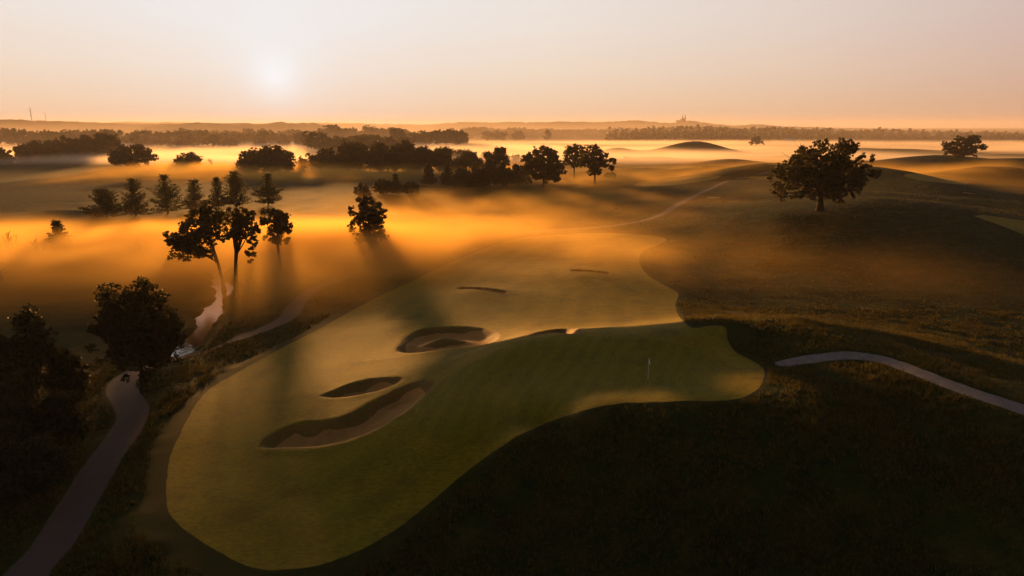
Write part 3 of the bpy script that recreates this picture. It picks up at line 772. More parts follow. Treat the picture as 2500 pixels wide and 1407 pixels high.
TWIN_L = [(510,512,9),(498,524,11),(525,518,12),(540,514,11),(556,528,12),(532,545,20),(500,553,16),(476,550,11),(456,556,9),(440,570,9),(428,582,8),(450,585,12),(480,580,16),(520,575,18),(550,570,13),(566,550,8),(420,592,7),(440,605,14),(470,605,16),(500,600,14),(428,625,11),(460,630,15),(490,625,14),(515,610,10),(560,585,7)]
pix_tree('oak_tree', 'broad oak leaning left in the orange mist over the creek, left of a twin', (548,716), TWIN_L, 0.24, 0.42, M['oak'], 13, nlimb=20, dens=2.3, fine=0.27)
TWIN_R = [(603,507,6),(612,517,6),(597,525,9),(578,520,6),(571,535,9),(590,545,12),(610,540,12),(628,530,9),(636,525,5),(622,555,11),(635,564,9),(645,568,4),(600,563,14),(580,570,9),(571,580,8),(590,585,9),(612,580,7),(628,590,5),(632,605,6),(625,625,6),(617,640,6)]
pix_tree('oak_tree', 'upright narrow oak with a thick trunk standing in the creek mist', (577,728), TWIN_R, 0.24, 0.50, M['oak'], 14, nlimb=16, dens=2.3, fine=0.27)
GHOST = [(655,520,7),(672,518,9),(700,522,9),(709,530,7),(660,540,11),(685,540,12),(705,545,9),(714,555,5),(665,565,11),(695,565,12),(711,570,5),(655,585,9),(680,590,12),(704,590,9)]
pix_tree('oak_tree', 'paler oak half lost in mist just behind the twin oaks', (688,660), GHOST, 0.30, 0.40, M['oak'], 15, nlimb=12, dens=2.1)
CENTRE = [(885,490,7),(897,488,7),(912,492,7),(890,505,11),(912,510,9),(930,500,5),(925,515,9),(938,520,6),(864,510,7),(870,520,7),(900,525,12),(925,530,11),(880,535,11),(940,535,5),(868,545,11),(900,550,15),(930,550,13),(863,565,10),(895,575,16),(930,575,14),(944,580,7),(875,590,11),(910,595,13)]
pix_tree('oak_tree', 'lone tree sunk to its crown in orange mist at the middle of the valley', (905,632), CENTRE, 0.30, 0.40, M['oak'], 16, nlimb=14, dens=2.1)
DARK = [(1310,375,11),(1325,368,9),(1335,372,11),(1350,380,11),(1290,383,9),(1280,390,9),(1300,395,17),(1325,395,19),(1350,395,15),(1362,405,11),(1372,412,7),(1285,410,13),(1310,415,19),(1340,415,19),(1365,425,11),(1378,422,5),(1300,430,15),(1330,430,17),(1355,432,13)]
pix_tree('oak_tree', 'big black domed oak at the right end of the dark thicket', (1326,458), DARK, 0.42, 0.6, M['oak'], 17, nlimb=14, dens=2.4)
ARM = [(1432,365,8),(1448,366,9),(1460,372,9),(1430,382,14),(1450,385,15),(1468,385,9),(1475,382,5),(1480,380,4),(1440,400,15),(1460,400,13),(1478,396,6),(1490,392,6),(1498,394,5),(1500,400,3),(1472,405,6),(1485,408,5),(1497,411,4),(1492,415,4),(1422,400,12),(1455,415,11),(1440,420,9),(1462,425,6)]
pix_tree('oak_tree', 'oak reaching two crooked arms out to the right above the mist', (1452,452), ARM, 0.40, 0.6, M['oak'], 18, nlimb=18, dens=2.0)
ARM2 = [(1390,368,11),(1405,362,9),(1420,368,10),(1380,378,9),(1400,380,13),(1385,395,11),(1405,400,12),(1420,385,10)]
pix_tree('oak_tree', 'paler oak leaning against the left of the crooked-armed oak', (1402,440), ARM2, 0.48, 0.5, M['tree'], 19, nlimb=10, dens=1.7)
OAK2 = [(2330,348,9),(2345,342,10),(2360,338,8),(2372,342,8),(2380,350,8),(2320,356,9),(2340,358,14),(2362,356,13),(2312,366,6),(2386,360,8),(2393,365,5),(2325,370,9),(2345,372,11),(2368,370,11),(2385,371,6),(2310,375,4),(2350,378,8),(2372,378,6)]
pix_tree('oak_tree', 'dark bushy oak on the crest of the far hill at the right edge', (2352,386), OAK2, 0.55, 0.5, M['oak'], 20, nlimb=10, dens=2.2)
OAK3 = [(1834,344,4),(1840,340,4),(1847,339,4),(1854,342,4),(1860,347,3),(1830,349,3),(1836,351,3),(1845,347,5),(1853,350,4),(1861,352,3),(1832,353,2)]
pix_tree('oak_tree', 'tiny umbrella-shaped tree alone on the far misty rise', (1845,361), OAK3, 0.8, 0.55, M['oak'], 21, nlimb=8, dens=1.5)
pix_tree('oak_tree', 'broad golden-edged domed oak clump directly below the sun', (645,424), fill_spec(572,722,350,420,31,54,0.05), 0.62, 0.8, M['oak'], 31, nlimb=16, dens=1.9)

ROW = [((730,792,372,410),'small round pale tree at the left end of the sunlit oak row'),((778,826,360,411),'first tall oak of the sunlit row, squared top'),((824,900,338,413),'tallest broad oak of the sunlit row'),((896,958,350,414),'airy oak with glowing gaps in the sunlit row'),
       ((950,1022,343,415),'second tallest oak of the sunlit row, pointed dome'),((1012,1062,354,417),'low oak right of the pointed dome in the sunlit row'),((1055,1108,358,418),'last oak at the right end of the sunlit row')]
for k, ((x0, x1, y0, y1), lb) in enumerate(ROW):
    pix_tree('oak_tree', lb, ((x0 + x1) / 2, y1 + 4), fill_spec(x0 - 9, x1 + 9, y0, y1 + 3, 40 + k, 40, 0.05), 0.55, 0.55, M['oak'], 40 + k, nlimb=12, dens=1.25, group='sunlit oak row across the meadow')
THICK = [((1112,1180,368,425),'pale-leaved tree between the oak row and the thicket','tree'),((1180,1206,368,430),'thin twiggy tree poking up from the thicket','tree'),((1198,1242,359,432),'tall open-crowned tree rising from the dark thicket','tree'),
         ((1024,1072,402,452),'pointed dark evergreen at the left end of the thicket','pine'),((1072,1110,404,456),'second pointed evergreen in the thicket','pine'),((1108,1150,410,458),'dark rounded bush right of the evergreens in the thicket','shrub'),
         ((1140,1190,408,460),'wide black bush at the middle of the thicket','shrub'),((1176,1216,385,458),'tall black tree at the middle of the thicket','tree'),((1210,1250,394,455),'black tree beside the open-crowned one in the thicket','tree'),((1244,1290,398,452),'black bush joined to the big domed oak','shrub'),
         ((912,962,436,474),'low grey-green bush in front of the meadow, left of a spiky one','shrub'),((955,985,428,474),'spiky little conifer in the meadow edge','pine'),((984,1022,440,474),'low pale bush between spiky conifer and thicket','shrub'),((866,902,450,478),'faint small bush alone in the meadow mist','shrub'),
         ((1476,1500,420,438),'small round bush under the crooked oak arms','shrub')]

def make_pine(name, label, base, H, W, seed, leaf, group=None, lop=0.0):
    rng = np.random.default_rng(seed)
    root = link(name, None, loc=base); root.empty_display_size = 0.5
    tag(root, label, 'pine', group)
    s = Soup()
    t = np.linspace(0, 1, 8)
    s.tube(np.stack([0.01 * H * np.sin(t * 4), 0 * t, -0.3 + t * (H * 0.97 + 0.3)], 1), 0.024 * H * (1 - 0.9 * t) + 0.02, 7)
    pts = []
    zz = 0.07 * H
    pw = rng.uniform(0.5, 1.0); lean = rng.normal() * 0.04; gap = rng.uniform(0.25, 0.7)
    while zz < 0.97 * H:
        f = zz / H
        prof = (1 - f) ** pw * (1 - 0.35 * math.exp(-((f - gap) / 0.07) ** 2)) * (0.92 + 0.16 * math.sin(f * 11 + seed * 1.7)) * (0.8 + 0.2 * min(f / 0.2, 1))
        nb = rng.integers(4, 7); a0 = rng.uniform(0, 6.28)
        for b in range(nb):
            a = a0 + b * 6.283 / nb + rng.normal() * 0.25
            Lb = max(W * 0.56 * prof * rng.uniform(0.62, 1.12), 0.06 * H)
            rise = rng.uniform(0.05, 0.35) + 0.5 * f
            tt = np.linspace(0, 1, 6)
            br = np.stack([np.cos(a) * Lb * tt + lean * zz, np.sin(a) * Lb * tt, zz + Lb * (rise * tt ** 1.6 - 0.10 * tt)], 1)
            s.tube(br, np.linspace(0.010 * H * (1 - f) + 0.02, 0.012, 6), 4)
            m = max(int(Lb / (0.055 * H)), 2)
            for q in np.linspace(0.30, 1.0, m):
                c = np.array([np.interp(q, tt, br[:, j]) for j in range(3)])
                cr = 0.046 * H * (1.15 - 0.35 * q)
                k = 13
                e = rng.normal(size=(k, 3)) * np.array([1, 1, 0.5])
                pts.append(c + e * cr * 0.8 + np.array([0, 0, 0.25 * cr]))
        zz += H * rng.uniform(0.04, 0.065)
    c = np.concatenate(pts)
    rngl = np.random.default_rng(seed + 7)
    P, Q = leaf_quads(c, leaf, rngl, 0.38)
    link('trunk', s.data('trunk', M['bark'], True), root)
    link('crown', mesh_data('crown', P, Q, M['pine']), root)
    return root
def pix_pine(name, label, bx, by, top, wpx, seed, leaf, group=None):
    b = at(bx, by); depth = b.y * _cp + (CAM_H - b.z) * _sp; s = depth / FPX
    return make_pine(name, label, b, (by - top) * s / _cp, wpx * s, seed, leaf, group)
PINES = [(262,532,467,92,'first pine from the left, a squat wide one'),(332,528,443,70,'second pine from the left, open with a bushy head'),(410,522,434,98,'third pine from the left, the widest'),(478,514,444,62,'fourth pine from the left, small and slim'),
         (534,508,438,56,'fifth pine from the left, leaning on the tallest'),(578,504,424,70,'sixth pine from the left, the tallest pointed one'),(655,500,432,80,'last pine on the right, standing apart')]
for k, (bx, by, tp, w, lb) in enumerate(PINES):
    pix_pine('pine_tree', lb + ' in the misty row', bx, by, tp - 2, w * 1.16, 70 + k, 0.36, 'row of pines in the mist')
for k, ((x0, x1, y0, y1), lb, kind) in enumerate(THICK):
    cx = (x0 + x1) / 2
    if kind == 'pine': pix_pine('conifer_tree', lb, cx, y1, y0, (x1 - x0) * 1.1, 90 + k, 0.5)
    else: pix_tree('shrub' if kind == 'shrub' else 'tree', lb, (cx, y1), fill_spec(x0 - 5, x1 + 5, y0, y1 - (0 if kind == 'shrub' else 4), 90 + k, None, 0.05), 0.45 if y1 > 440 else 0.5, 0.3, M[kind], 90 + k, cat='shrub' if kind == 'shrub' else 'tree', nlimb=8, dens=1.5 if y1 > 440 else 1.2)

LEFT = [((268,382,348,402),(325,408),'dark dome-shaped tree standing alone in bright mist at the left','oak',2.3),((430,497,372,410),(465,414),'pale gold round tree in mist between dome tree and sun clump','tree',1.3),
        ((-12,24,360,398),(6,400),'low dark tree at the left edge of the dark belt','oak',2.2),((42,72,352,394),(57,397),'flat-topped dark tree in the left belt','oak',2.2),((76,114,343,392),(95,394),'fuzzy rounded tree in the left belt','oak',2.0),
        ((112,142,342,390),(127,392),'rounded tree right of the fuzzy one in the left belt','oak',2.2),((136,156,334,386),(146,389),'slim tall tree in the middle of the left belt','oak',2.2),((150,180,332,386),(165,389),'broad-headed tree in the middle of the left belt','oak',2.2),
        ((178,206,338,384),(192,388),'low tree before the tall end of the left belt','oak',2.2),((198,238,330,384),(218,387),'wide tree near the tall end of the left belt','oak',2.2),((234,264,321,382),(249,386),'tallest tree of the left belt','oak',2.2),((258,292,322,382),(275,386),'end tree of the left belt with a steep right side','oak',2.2),
        ((322,350,327,352),(336,362),'leftmost small tree of the dark group behind the dome tree','oak',2.0),((348,372,331,352),(360,361),'second small tree of the group behind the dome tree','oak',2.0),((368,400,337,352),(384,361),'low bush in the group behind the dome tree','oak',2.0),((396,430,337,352),(413,361),'low rounded bush right in the group behind the dome tree','oak',2.0),((430,487,329,354),(458,362),'broad flat tree right of the group behind the dome tree','oak',1.9),
        ((500,544,327,352),(522,362),'flat-armed dark tree left of the sun glare','oak',1.7),((540,586,334,354),(563,362),'low dark tree right beside the flat-armed one','oak',1.7)]
for k, (bx, bp_, lb, mt, dn) in enumerate(LEFT):
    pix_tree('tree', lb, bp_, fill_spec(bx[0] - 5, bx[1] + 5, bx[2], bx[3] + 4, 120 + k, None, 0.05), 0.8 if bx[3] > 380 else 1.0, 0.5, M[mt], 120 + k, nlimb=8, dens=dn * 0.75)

EDGE = [((58,140,738,930),(98,985),'feathery tree rising highest in the dark mass at the left edge',0.20,1.7),((-60,50,800,985),(0,1030),'dark tree cut off by the left edge',0.20,2.2),((140,205,850,945),(172,968),'hazy shrub at the right flank of the left dark mass',0.20,1.4),
        ((10,110,900,1060),(60,1085),'dark bushy tree low in the left mass',0.18,2.2),((108,196,940,1050),(152,1072),'rounded dark bush beside the path in the left mass',0.18,2.0),((-60,60,1040,1190),(0,1225),'black bush in the lower left corner area',0.17,2.2),((60,160,1060,1160),(110,1190),'low black bush left of the path bend',0.17,2.0)]
for k, (bx, bp_, lb, lf, dn) in enumerate(EDGE):
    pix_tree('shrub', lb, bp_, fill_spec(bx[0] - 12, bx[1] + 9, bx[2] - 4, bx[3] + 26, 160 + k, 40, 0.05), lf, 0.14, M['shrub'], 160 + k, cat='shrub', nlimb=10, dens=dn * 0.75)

# ---- leafless trees
def bare_tree(name, label, base, H, seed, spread=0.5, group=None):
    rng = np.random.default_rng(seed)
    s = Soup()
    def grow(p, d, L, r, lev):
        k = 5; pts = [p]
        for _ in range(k):
            d = d + rng.normal(size=3) * 0.13; d[2] += 0.04; d /= np.linalg.norm(d)
            pts.append(pts[-1] + d * L / k)
        s.tube(np.array(pts), np.linspace(r, r * 0.55, k + 1), 5)
        if lev == 0: return
        for _ in range(rng.integers(2, 5)):
            q = pts[rng.integers(2, k + 1)]
            e = d + rng.normal(size=3) * spread; e[2] = abs(e[2]) * 0.8 + 0.25; e /= np.linalg.norm(e)
            grow(q, e, L * rng.uniform(0.55, 0.8), r * 0.55, lev - 1)
    grow(np.array([0, 0, -0.2]), np.array([0, 0, 1.0]), H * 0.36, 0.036 * H, 4)
    o = link(name, s.data(name, M['dead'], True), loc=base)
    return tag(o, label, 'tree', group)
for k, (bx, by, tp, sp, lb) in enumerate([(28,640,538,0.42,'first bare many-stemmed tree at the left edge in the mist'),(86,645,540,0.45,'second bare tree with upright forked branches in the mist'),(4,690,610,0.8,'crooked dead tree cut off by the left edge above the dark mass'),
                                          (352,640,580,0.4,'faint bare sapling in the orange mist left of the twin oaks'),(516,412,380,0.5,'small bare tree in bright mist left of the sunlit clump')]):
    b = at(bx, by); dp = b.y * _cp + (CAM_H - b.z) * _sp
    bare_tree('bare_tree', lb, b, (by - tp) * dp / FPX / _cp, 200 + k, sp)
pix_pine('conifer_tree', 'faint little conifer ghosting in mist right of the bare trees', 153, 640, 545, 62, 230, 0.36)
# ------------------------------------------------------------------ far belts of trees (copies of a few kinds)
PROTO = {}
def proto(key, seed, conifer=False, dens=1.5):
    """a 1-unit-tall tree crown and trunk, shared by the copies"""
    rng = np.random.default_rng(seed)
    w = rng.uniform(0.48, 0.70)
    if conifer:
        lob = [((rng.uniform(-1, 1) * 0.26 * (1 - f)), f, 0.10 * (1.1 - f)) for f in np.linspace(0.12, 0.94, 16)]
    else:
        lob = [(x, 1 - y, r) for x, y, r in fill_spec(-w, w, 0.02, 0.97, seed, 24)]
    lobes = deepen(lob, rng, 2)
    c = lobe_points(lobes, 0.045, rng, dens * 0.8)
    P, Q = leaf_quads(c, 0.045, rng)
    s = Soup()
    s.tube(np.stack([np.zeros(5), np.zeros(5), np.linspace(-0.08, 0.7, 5)], 1), np.linspace(0.03, 0.012, 5), 6)
    limbs(s, (0, 0, 0.6), lobes, 0.03, rng, 6)
    PROTO[key] = (s.data('trunk', M['bark'], True), mesh_data('crown', P, Q, M['tree' if not conifer else 'pine']))
for k in range(7): proto(k, 300 + k)
proto('c', 320, True)

def far_tree(px, py_top, dist, label, group, rng, hpx=None, key=None, name='tree', wide=1.0, sink=0.0):
    """stands on the ground at that distance, tall enough to reach the given sight line"""
    d = ray(px, py_top); t = dist / d[1]
    x, y = d[0] * t, dist
    z0 = float(height(x, y)) - sink; H = CAM_H + d[2] * t - z0
    if H < 2.5: H = 2.5
    key = key if key is not None else int(rng.integers(0, 7))
    tr, cr = PROTO[key]
    root = link(name, None, loc=(x, y, z0)); root.empty_display_size = 0.5
    k = wide * rng.uniform(0.85, 1.2)
    root.scale = (H * k, H * k, H); root.rotation_euler = (0, 0, rng.uniform(0, 6.28))
    tag(root, label, 'tree', group)
    link('trunk', tr, root); link('crown', cr, root)
    return root
rng = np.random.default_rng(77)
NTH = ['first', 'second', 'third', 'fourth', 'fifth', 'sixth', 'seventh', 'eighth', 'ninth', 'tenth', 'eleventh', 'twelfth']
def belt(tops, dist, step, label, group, jitter=3.0, wide=1.0, dj=60, count=False):
    xs = [p[0] for p in tops]; ys = [p[1] for p in tops]
    x = xs[0]; k = -1
    while x < xs[-1]:
        k += 1
        far_tree(x + rng.normal() * 2, np.interp(x, xs, ys) + rng.normal() * jitter, dist + rng.uniform(-dj, dj), (NTH[k] + ' ' + label) if count and k < 12 else label, group, rng, wide=wide)
        x += step * rng.uniform(0.6, 1.4)
belt([(-20,317),(60,312),(90,318),(150,318),(200,313),(250,313),(300,319),(420,318),(500,319),(560,322),(620,320),(760,320)], 1150, 19, 'hazy tree in the long grey belt behind the left dark trees', 'hazy tree belt at the left')
belt([(440,309),(500,313),(560,314),(660,318),(740,316)], 1500, 24, 'very faint tree standing below the left wooded ridge', 'faint trees under the ridge', 4)
far_tree(776, 316, 900, 'round dark tree standing out alone above the bright mist right of the sun', None, rng, key=2, wide=1.15)
belt([(800,330),(850,328),(880,330),(905,326),(950,331),(1010,338)], 880, 22, 'misty tree from the left in the low belt right behind the sunlit oaks', 'misty belt behind the oak row', 3, 1.2, count=True)
belt([(800,308),(860,307),(900,308),(960,311),(1000,314)], 1500, 20, 'grey tree of the distant belt right of the sun', 'grey distant belt right of the sun', 3, 1.2)
for k, (px, tp) in enumerate([(968,309),(1010,319),(1038,316),(1064,314),(1086,313),(1112,311),(1124,316)]):
    far_tree(px, tp, 1150, NTH[k] + ' tree from the left in the dense clump ending the belt right of the sun', 'dense clump ending the belt', rng, wide=1.15)
belt([(1036,359),(1090,360),(1150,367),(1260,377)], 640, 24, 'pale golden tree from the left glowing in mist behind the thicket', 'golden ghost trees behind the thicket', 2, 1.1, 30, count=True)
belt([(1140,309),(1210,309),(1270,310),(1340,313),(1400,314),(1480,312)], 2000, 16, 'grey tree of the far field hedge in the middle distance', 'grey trees on the far fields', 2, 1.4, 150)
for k, (px, tp, lb) in enumerate([(1190,318,'faint bushy tree on the far fields, leftmost of three'),(1222,317,'faint bushy tree on the far fields, middle of three'),(1262,317,'faint bushy tree on the far fields, rightmost of three'),(1337,317,'lone pointed tree on the far field at mid picture')]):
    far_tree(px, tp, 1500, lb, None, rng, key=k if k < 3 else 'c', wide=1.3 if k < 3 else 2.2)
for k, (px, tp, w, lb) in enumerate([(1531,325,1.3,'round tree left of the far farm trees before the wood'),(1552,318,1.0,'tall left tree of the far farm pair before the wood'),(1570,319,1.2,'broad right tree of the far farm pair before the wood'),(1592,328,1.6,'low bush beside the far farm pair'),(1614,330,2.0,'long low bush between far farm trees'),(1634,321,1.2,'mushroom-shaped farm tree before the wood'),(1654,324,1.0,'small pointed farm tree before the wood'),
                                   (1781,325,1.0,'single small round tree before the wood right of the hedge block')]):
    far_tree(px, tp, 1550, lb, None, rng, wide=w)
for k, px in enumerate(range(1684, 1738, 9)):
    far_tree(px, 322 + (k % 2) - (2 if k == 4 else 0), 1500, NTH[k] + ' tree from the left in the square hedge block before the far wood', 'square hedge block before the wood', rng, wide=0.9)
for k, px in enumerate([1858, 1870, 1876]):
    far_tree(px, 337 + 2 * k, 1300, NTH[k] + ' low bush in the mist just right of the umbrella tree', 'bushes by the umbrella tree', rng, wide=1.6)

# ---- wooded ridges: a hill with its tree canopy
M['hill'] = grass_mat('wooded_hill', (0.030, 0.036, 0.012), (0.026, 0.032, 0.011), (0.040, 0.040, 0.014), (0.004, 0.02, 0.1), 0.6, 0.08, 0.9, 0.05)
def ridge(name, label, tops, dist, depth, seed, canopy=5.0, cell=9.0, z_base=-8.0):
    xs = np.array([p[0] for p in tops], float); ys = np.array([p[1] for p in tops], float)
    X0 = (xs[0] - 1250) / FPX * dist; X1 = (xs[-1] - 1250) / FPX * dist
    nx = int((X1 - X0) / cell) + 2; ny = 26
    gx_ = np.linspace(X0, X1, nx); gy_ = np.linspace(dist - depth, dist + depth, ny)
    X, Y = np.meshgrid(gx_, gy_)
    px = X / dist * FPX + 1250
    top = np.interp(px, xs, ys)
    v = (703.5 - top) / FPX
    zt = CAM_H + dist * (-_sp + v * _cp) / (_cp + v * _sp)
    prof = np.cos(np.clip((Y - dist) / depth, -1, 1) * math.pi / 2) ** 0.8
    endf = np.clip(np.minimum(X - X0, X1 - X) / (0.04 * (X1 - X0)), 0, 1)
    Z = z_base + (zt - canopy * 0.5 - z_base) * prof * (0.35 + 0.65 * sstep(0, 1, endf))
    Z += canopy * (fbm(X / 26, Y / 26, seed, 3) * 0.9 + 0.5 * (vnoise(X / 11, Y / 11, seed + 5) - 0.5)) * prof
    i = (np.arange(ny - 1)[:, None] * nx + np.arange(nx - 1)[None, :]).ravel()
    q = np.stack([i, i + 1, i + nx + 1, i + nx], 1)
    return tag(link(name, mesh_data(name, np.stack([X.ravel(), Y.ravel(), Z.ravel()], 1), q, M['hill'], False)), label, 'hill', kind='structure')
ridge('wooded_hill', 'long wooded ridge closing the view at the far left', [(-200,296),(-60,294),(0,292),(60,291),(130,294),(200,296),(260,299),(330,301),(430,303),(470,305)], 2600, 260, 61, 5)
ridge('wooded_hill', 'golden wooded ridge under the sun', [(400,304),(470,299),(520,298),(580,300),(650,300),(700,298),(760,299),(800,302),(830,308)], 2300, 220, 62, 6)
ridge('wooded_hill', 'faint blue-pink hills along the horizon left of the church', [(780,301),(860,300),(950,302),(1040,304),(1110,299),(1130,297),(1200,299),(1240,297),(1300,299),(1380,296),(1440,298),(1500,296),(1545,293),(1590,298),(1630,300),(1660,295),(1668,294),(1690,297),(1720,302),(1760,306),(1800,306),(1830,303),(1880,308),(1960,310),(2100,314),(2300,316),(2500,319),(2800,322)], 5200, 600, 63, 8, 16)
ridge('wooded_hill', 'very faint low hills behind the left ridge', [(180,300),(240,298),(300,299),(345,297),(380,299),(440,298),(520,300),(620,301),(700,301),(800,299),(900,302)], 6200, 500, 64, 6, 22)
WOOD_TOP = [(1180,326),(1300,322),(1400,318),(1480,311),(1540,310),(1600,308),(1650,307),(1690,304),(1715,304),(1760,307),(1800,312),(1840,308),(1870,307),(1930,312),(1990,310),(2040,315),(2100,315),(2130,312),(2180,314),(2240,317),(2350,318),(2420,321),(2500,322),(2620,323),(2800,324)]
ridge('wooded_hill', 'dark rise carrying the long wood at the right', [(a, b + 4) for a, b in WOOD_TOP], 2300, 380, 65, 3)

# the long wood itself: hundreds of crowns that read as one mass
def wood(name, label, tops, dists, base_py, seed, step_m=8.0, crown=6.5):
    rng = np.random.default_rng(seed)
    xs = [p[0] for p in tops]; ys = [p[1] for p in tops]
    pts = []
    for r, dist in enumerate(dists):
        f = r / (len(dists) - 1)
        X = (xs[0] - 1250) / FPX * dist
        while X < (xs[-1] - 1250) / FPX * dist:
            px = X / dist * FPX + 1250
            top = (base_py * (1 - f) + f * np.interp(px, xs, ys)) + rng.normal() * 1.3 + (2.5 if rng.uniform() < 0.25 else 0)
            v = (703.5 - top) / FPX
            z = CAM_H + dist * (-_sp + v * _cp) / (_cp + v * _sp)
            R_ = crown * rng.uniform(0.6, 1.35)
            k = 40
            e = rng.normal(size=(k, 3)); e /= np.linalg.norm(e, axis=1)[:, None]; e[:, 2] *= 1.35
            pts.append(np.array([X, dist + rng.uniform(-25, 25), z - R_ * 1.35]) + e * R_ * (rng.uniform(0.2, 1, k) ** 0.5)[:, None])
            X += step_m * rng.uniform(0.5, 1.5)
    c = np.concatenate(pts)
    P, Q = leaf_quads(c, 2.0, rng, 0.8)
    return tag(link(name, mesh_data(name, P, Q, M['tree'])), label, 'wood', kind='stuff')
wood('far_wood', 'long dark wood along the right horizon', [q for q in WOOD_TOP if q[0] >= 1480], [1400, 1440, 1500, 1570, 1650, 1750], 331, 71)

# ------------------------------------------------------------------ things far out
def plain(name, colr, rough=0.8):
    m, n, l, out = new_mat(name)
    b = n.new('ShaderNodeBsdfPrincipled'); b.inputs['Roughness'].default_value = rough
    t = n.new('ShaderNodeTexNoise'); t.inputs['Scale'].default_value = 3.0
    r = n.new('ShaderNodeMix'); r.data_type = 'RGBA'; ci = [i for i in r.inputs if i.type == 'RGBA']
    ci[0].default_value = (*[c * 0.8 for c in colr], 1); ci[1].default_value = (*[c * 1.15 for c in colr], 1)
    l.new(t.outputs['Fac'], r.inputs['Factor']); l.new([o for o in r.outputs if o.type == 'RGBA'][0], b.inputs['Base Color'])
    l.new(b.outputs['BSDF'], out.inputs['Surface']); return m
M['brick'] = plain('church_brick', (0.22, 0.14, 0.11)); M['slate'] = plain('slate', (0.10, 0.10, 0.11)); M['steel'] = plain('mast_steel', (0.25, 0.2, 0.18), 0.5)
M['barn'] = plain('barn_wall', (0.30, 0.26, 0.22)); M['barn_roof'] = plain('barn_roof', (0.55, 0.50, 0.45)); M['white'] = plain('white_paint', (0.8, 0.8, 0.8), 0.4); M['flag'] = plain('flag_cloth', (0.75, 0.76, 0.80), 0.7); M['wood'] = plain('weathered_wood', (0.12, 0.08, 0.05))

def spot(px, py, dist):
    d = ray(px, py); t = dist / d[1]; return Vector((d[0] * t, dist, CAM_H + d[2] * t))
def pyramid(s, c, h, z):
    c = np.asarray(c, float)
    s.add(np.array([[c[0] - h, c[1] - h, c[2]], [c[0] + h, c[1] - h, c[2]], [c[0] + h, c[1] + h, c[2]], [c[0] - h, c[1] + h, c[2]], [c[0], c[1], c[2] + z]]), None, [[0, 1, 4], [1, 2, 4], [2, 3, 4], [3, 0, 4]])
def gable(s, c, hx, hy, z0, zr):
    """ridge roof along x"""
    c = np.asarray(c, float)
    v = [[-hx, -hy, z0], [hx, -hy, z0], [hx, hy, z0], [-hx, hy, z0], [-hx, 0, zr], [hx, 0, zr]]
    s.add(np.array(v) + c, [[0, 1, 5, 4], [2, 3, 4, 5]], [[1, 2, 5], [3, 0, 4]])
CH = spot(1668, 297.5, 5000)
ch = tag(link('church', None, loc=CH, ), 'tiny twin-spired church on the highest far hill', 'church')
s = Soup(); s.box((0, 12, 4), (8, 26, 9)); s.box((0, 16, 4), (16, 7, 8)); s.box((0, 42, 2), (6, 6, 12)); link('nave', s.data('nave', M['brick']), ch)
s = Soup(); gable(s, (0, 16, 0), 17, 8, 12, 19)
s.add(np.array([[-9, -14, 13], [9, -14, 13], [9, 38, 13], [-9, 38, 13], [0, -14, 23], [0, 38, 23]], float), [[1, 2, 5, 4], [3, 0, 4, 5]], [[0, 1, 4], [2, 3, 5]]); link('roof', s.data('roof', M['slate']), ch)
for sx in (-1, 1):
    s = Soup(); s.box((sx * 9, -15, 6), (3.6, 3.6, 16)); tw = link('tower', s.data('tower', M['brick']), ch)
    s = Soup(); pyramid(s, (sx * 9, -15, 22.2), 3.8, 34)
    for qx in (-1, 1):
        for qy in (-1, 1): pyramid(s, (sx * 9 + qx * 3.9, -15 + qy * 3.9, 22.2), 0.9, 7)
    link('spire', s.data('spire', M['slate']), tw)
s = Soup(); s.box((-34, 10, -6), (14, 10, 9)); gable(s, (-34, 10, 0), 15, 11, 3.2, 10); link('wing', s.data('wing', M['brick']), ch)
s = Soup(); s.box((36, 8, -8), (12, 9, 7)); gable(s, (36, 8, 0), 13, 10, -0.8, 6); link('wing', s.data('wing', M['brick']), ch)

for px, tp, bs, wd, lb in ((78, 260, 297, 1.0, 'tall radio mast on the far left ridge'), (113, 271, 298, 0.6, 'fainter second radio mast right of the tall one')):
    b = spot(px, bs, 2650); H = spot(px, tp, 2650).z - b.z
    root = tag(link('radio_mast', None, loc=b), lb, 'mast')
    s = Soup(); w = 1.5 * wd
    for a in range(3):
        x, y = w * math.cos(a * 2.094), w * math.sin(a * 2.094)
        s.tube([(x, y, -6), (x * 0.45, y * 0.45, H * 0.85)], 0.34 * wd, 5)
    for kz in range(14):
        f = kz / 14; z = f * H * 0.85; q = w * (1 - 0.55 * f)
        ring = [(q * math.cos(a * 2.094), q * math.sin(a * 2.094), z) for a in (0, 1, 2, 0)]
        for a in range(3): s.tube([ring[a], (ring[a + 1][0], ring[a + 1][1], z + H * 0.06)], 0.16 * wd, 4)
    link('lattice', s.data('lattice', M['steel']), root)
    s = Soup(); s.tube([(0, 0, H * 0.8), (0, 0, H)], 0.25 * wd, 5); link('antenna', s.data('antenna', M['steel']), root)
    if wd == 1.0:
        s = Soup(); s.box((0, 0, H * 0.70), (4.2, 0.3, 0.35)); s.box((0, 0, H * 0.86), (2.2, 0.3, 0.3)); link('cross_arm', s.data('cross_arm', M['steel']), root)

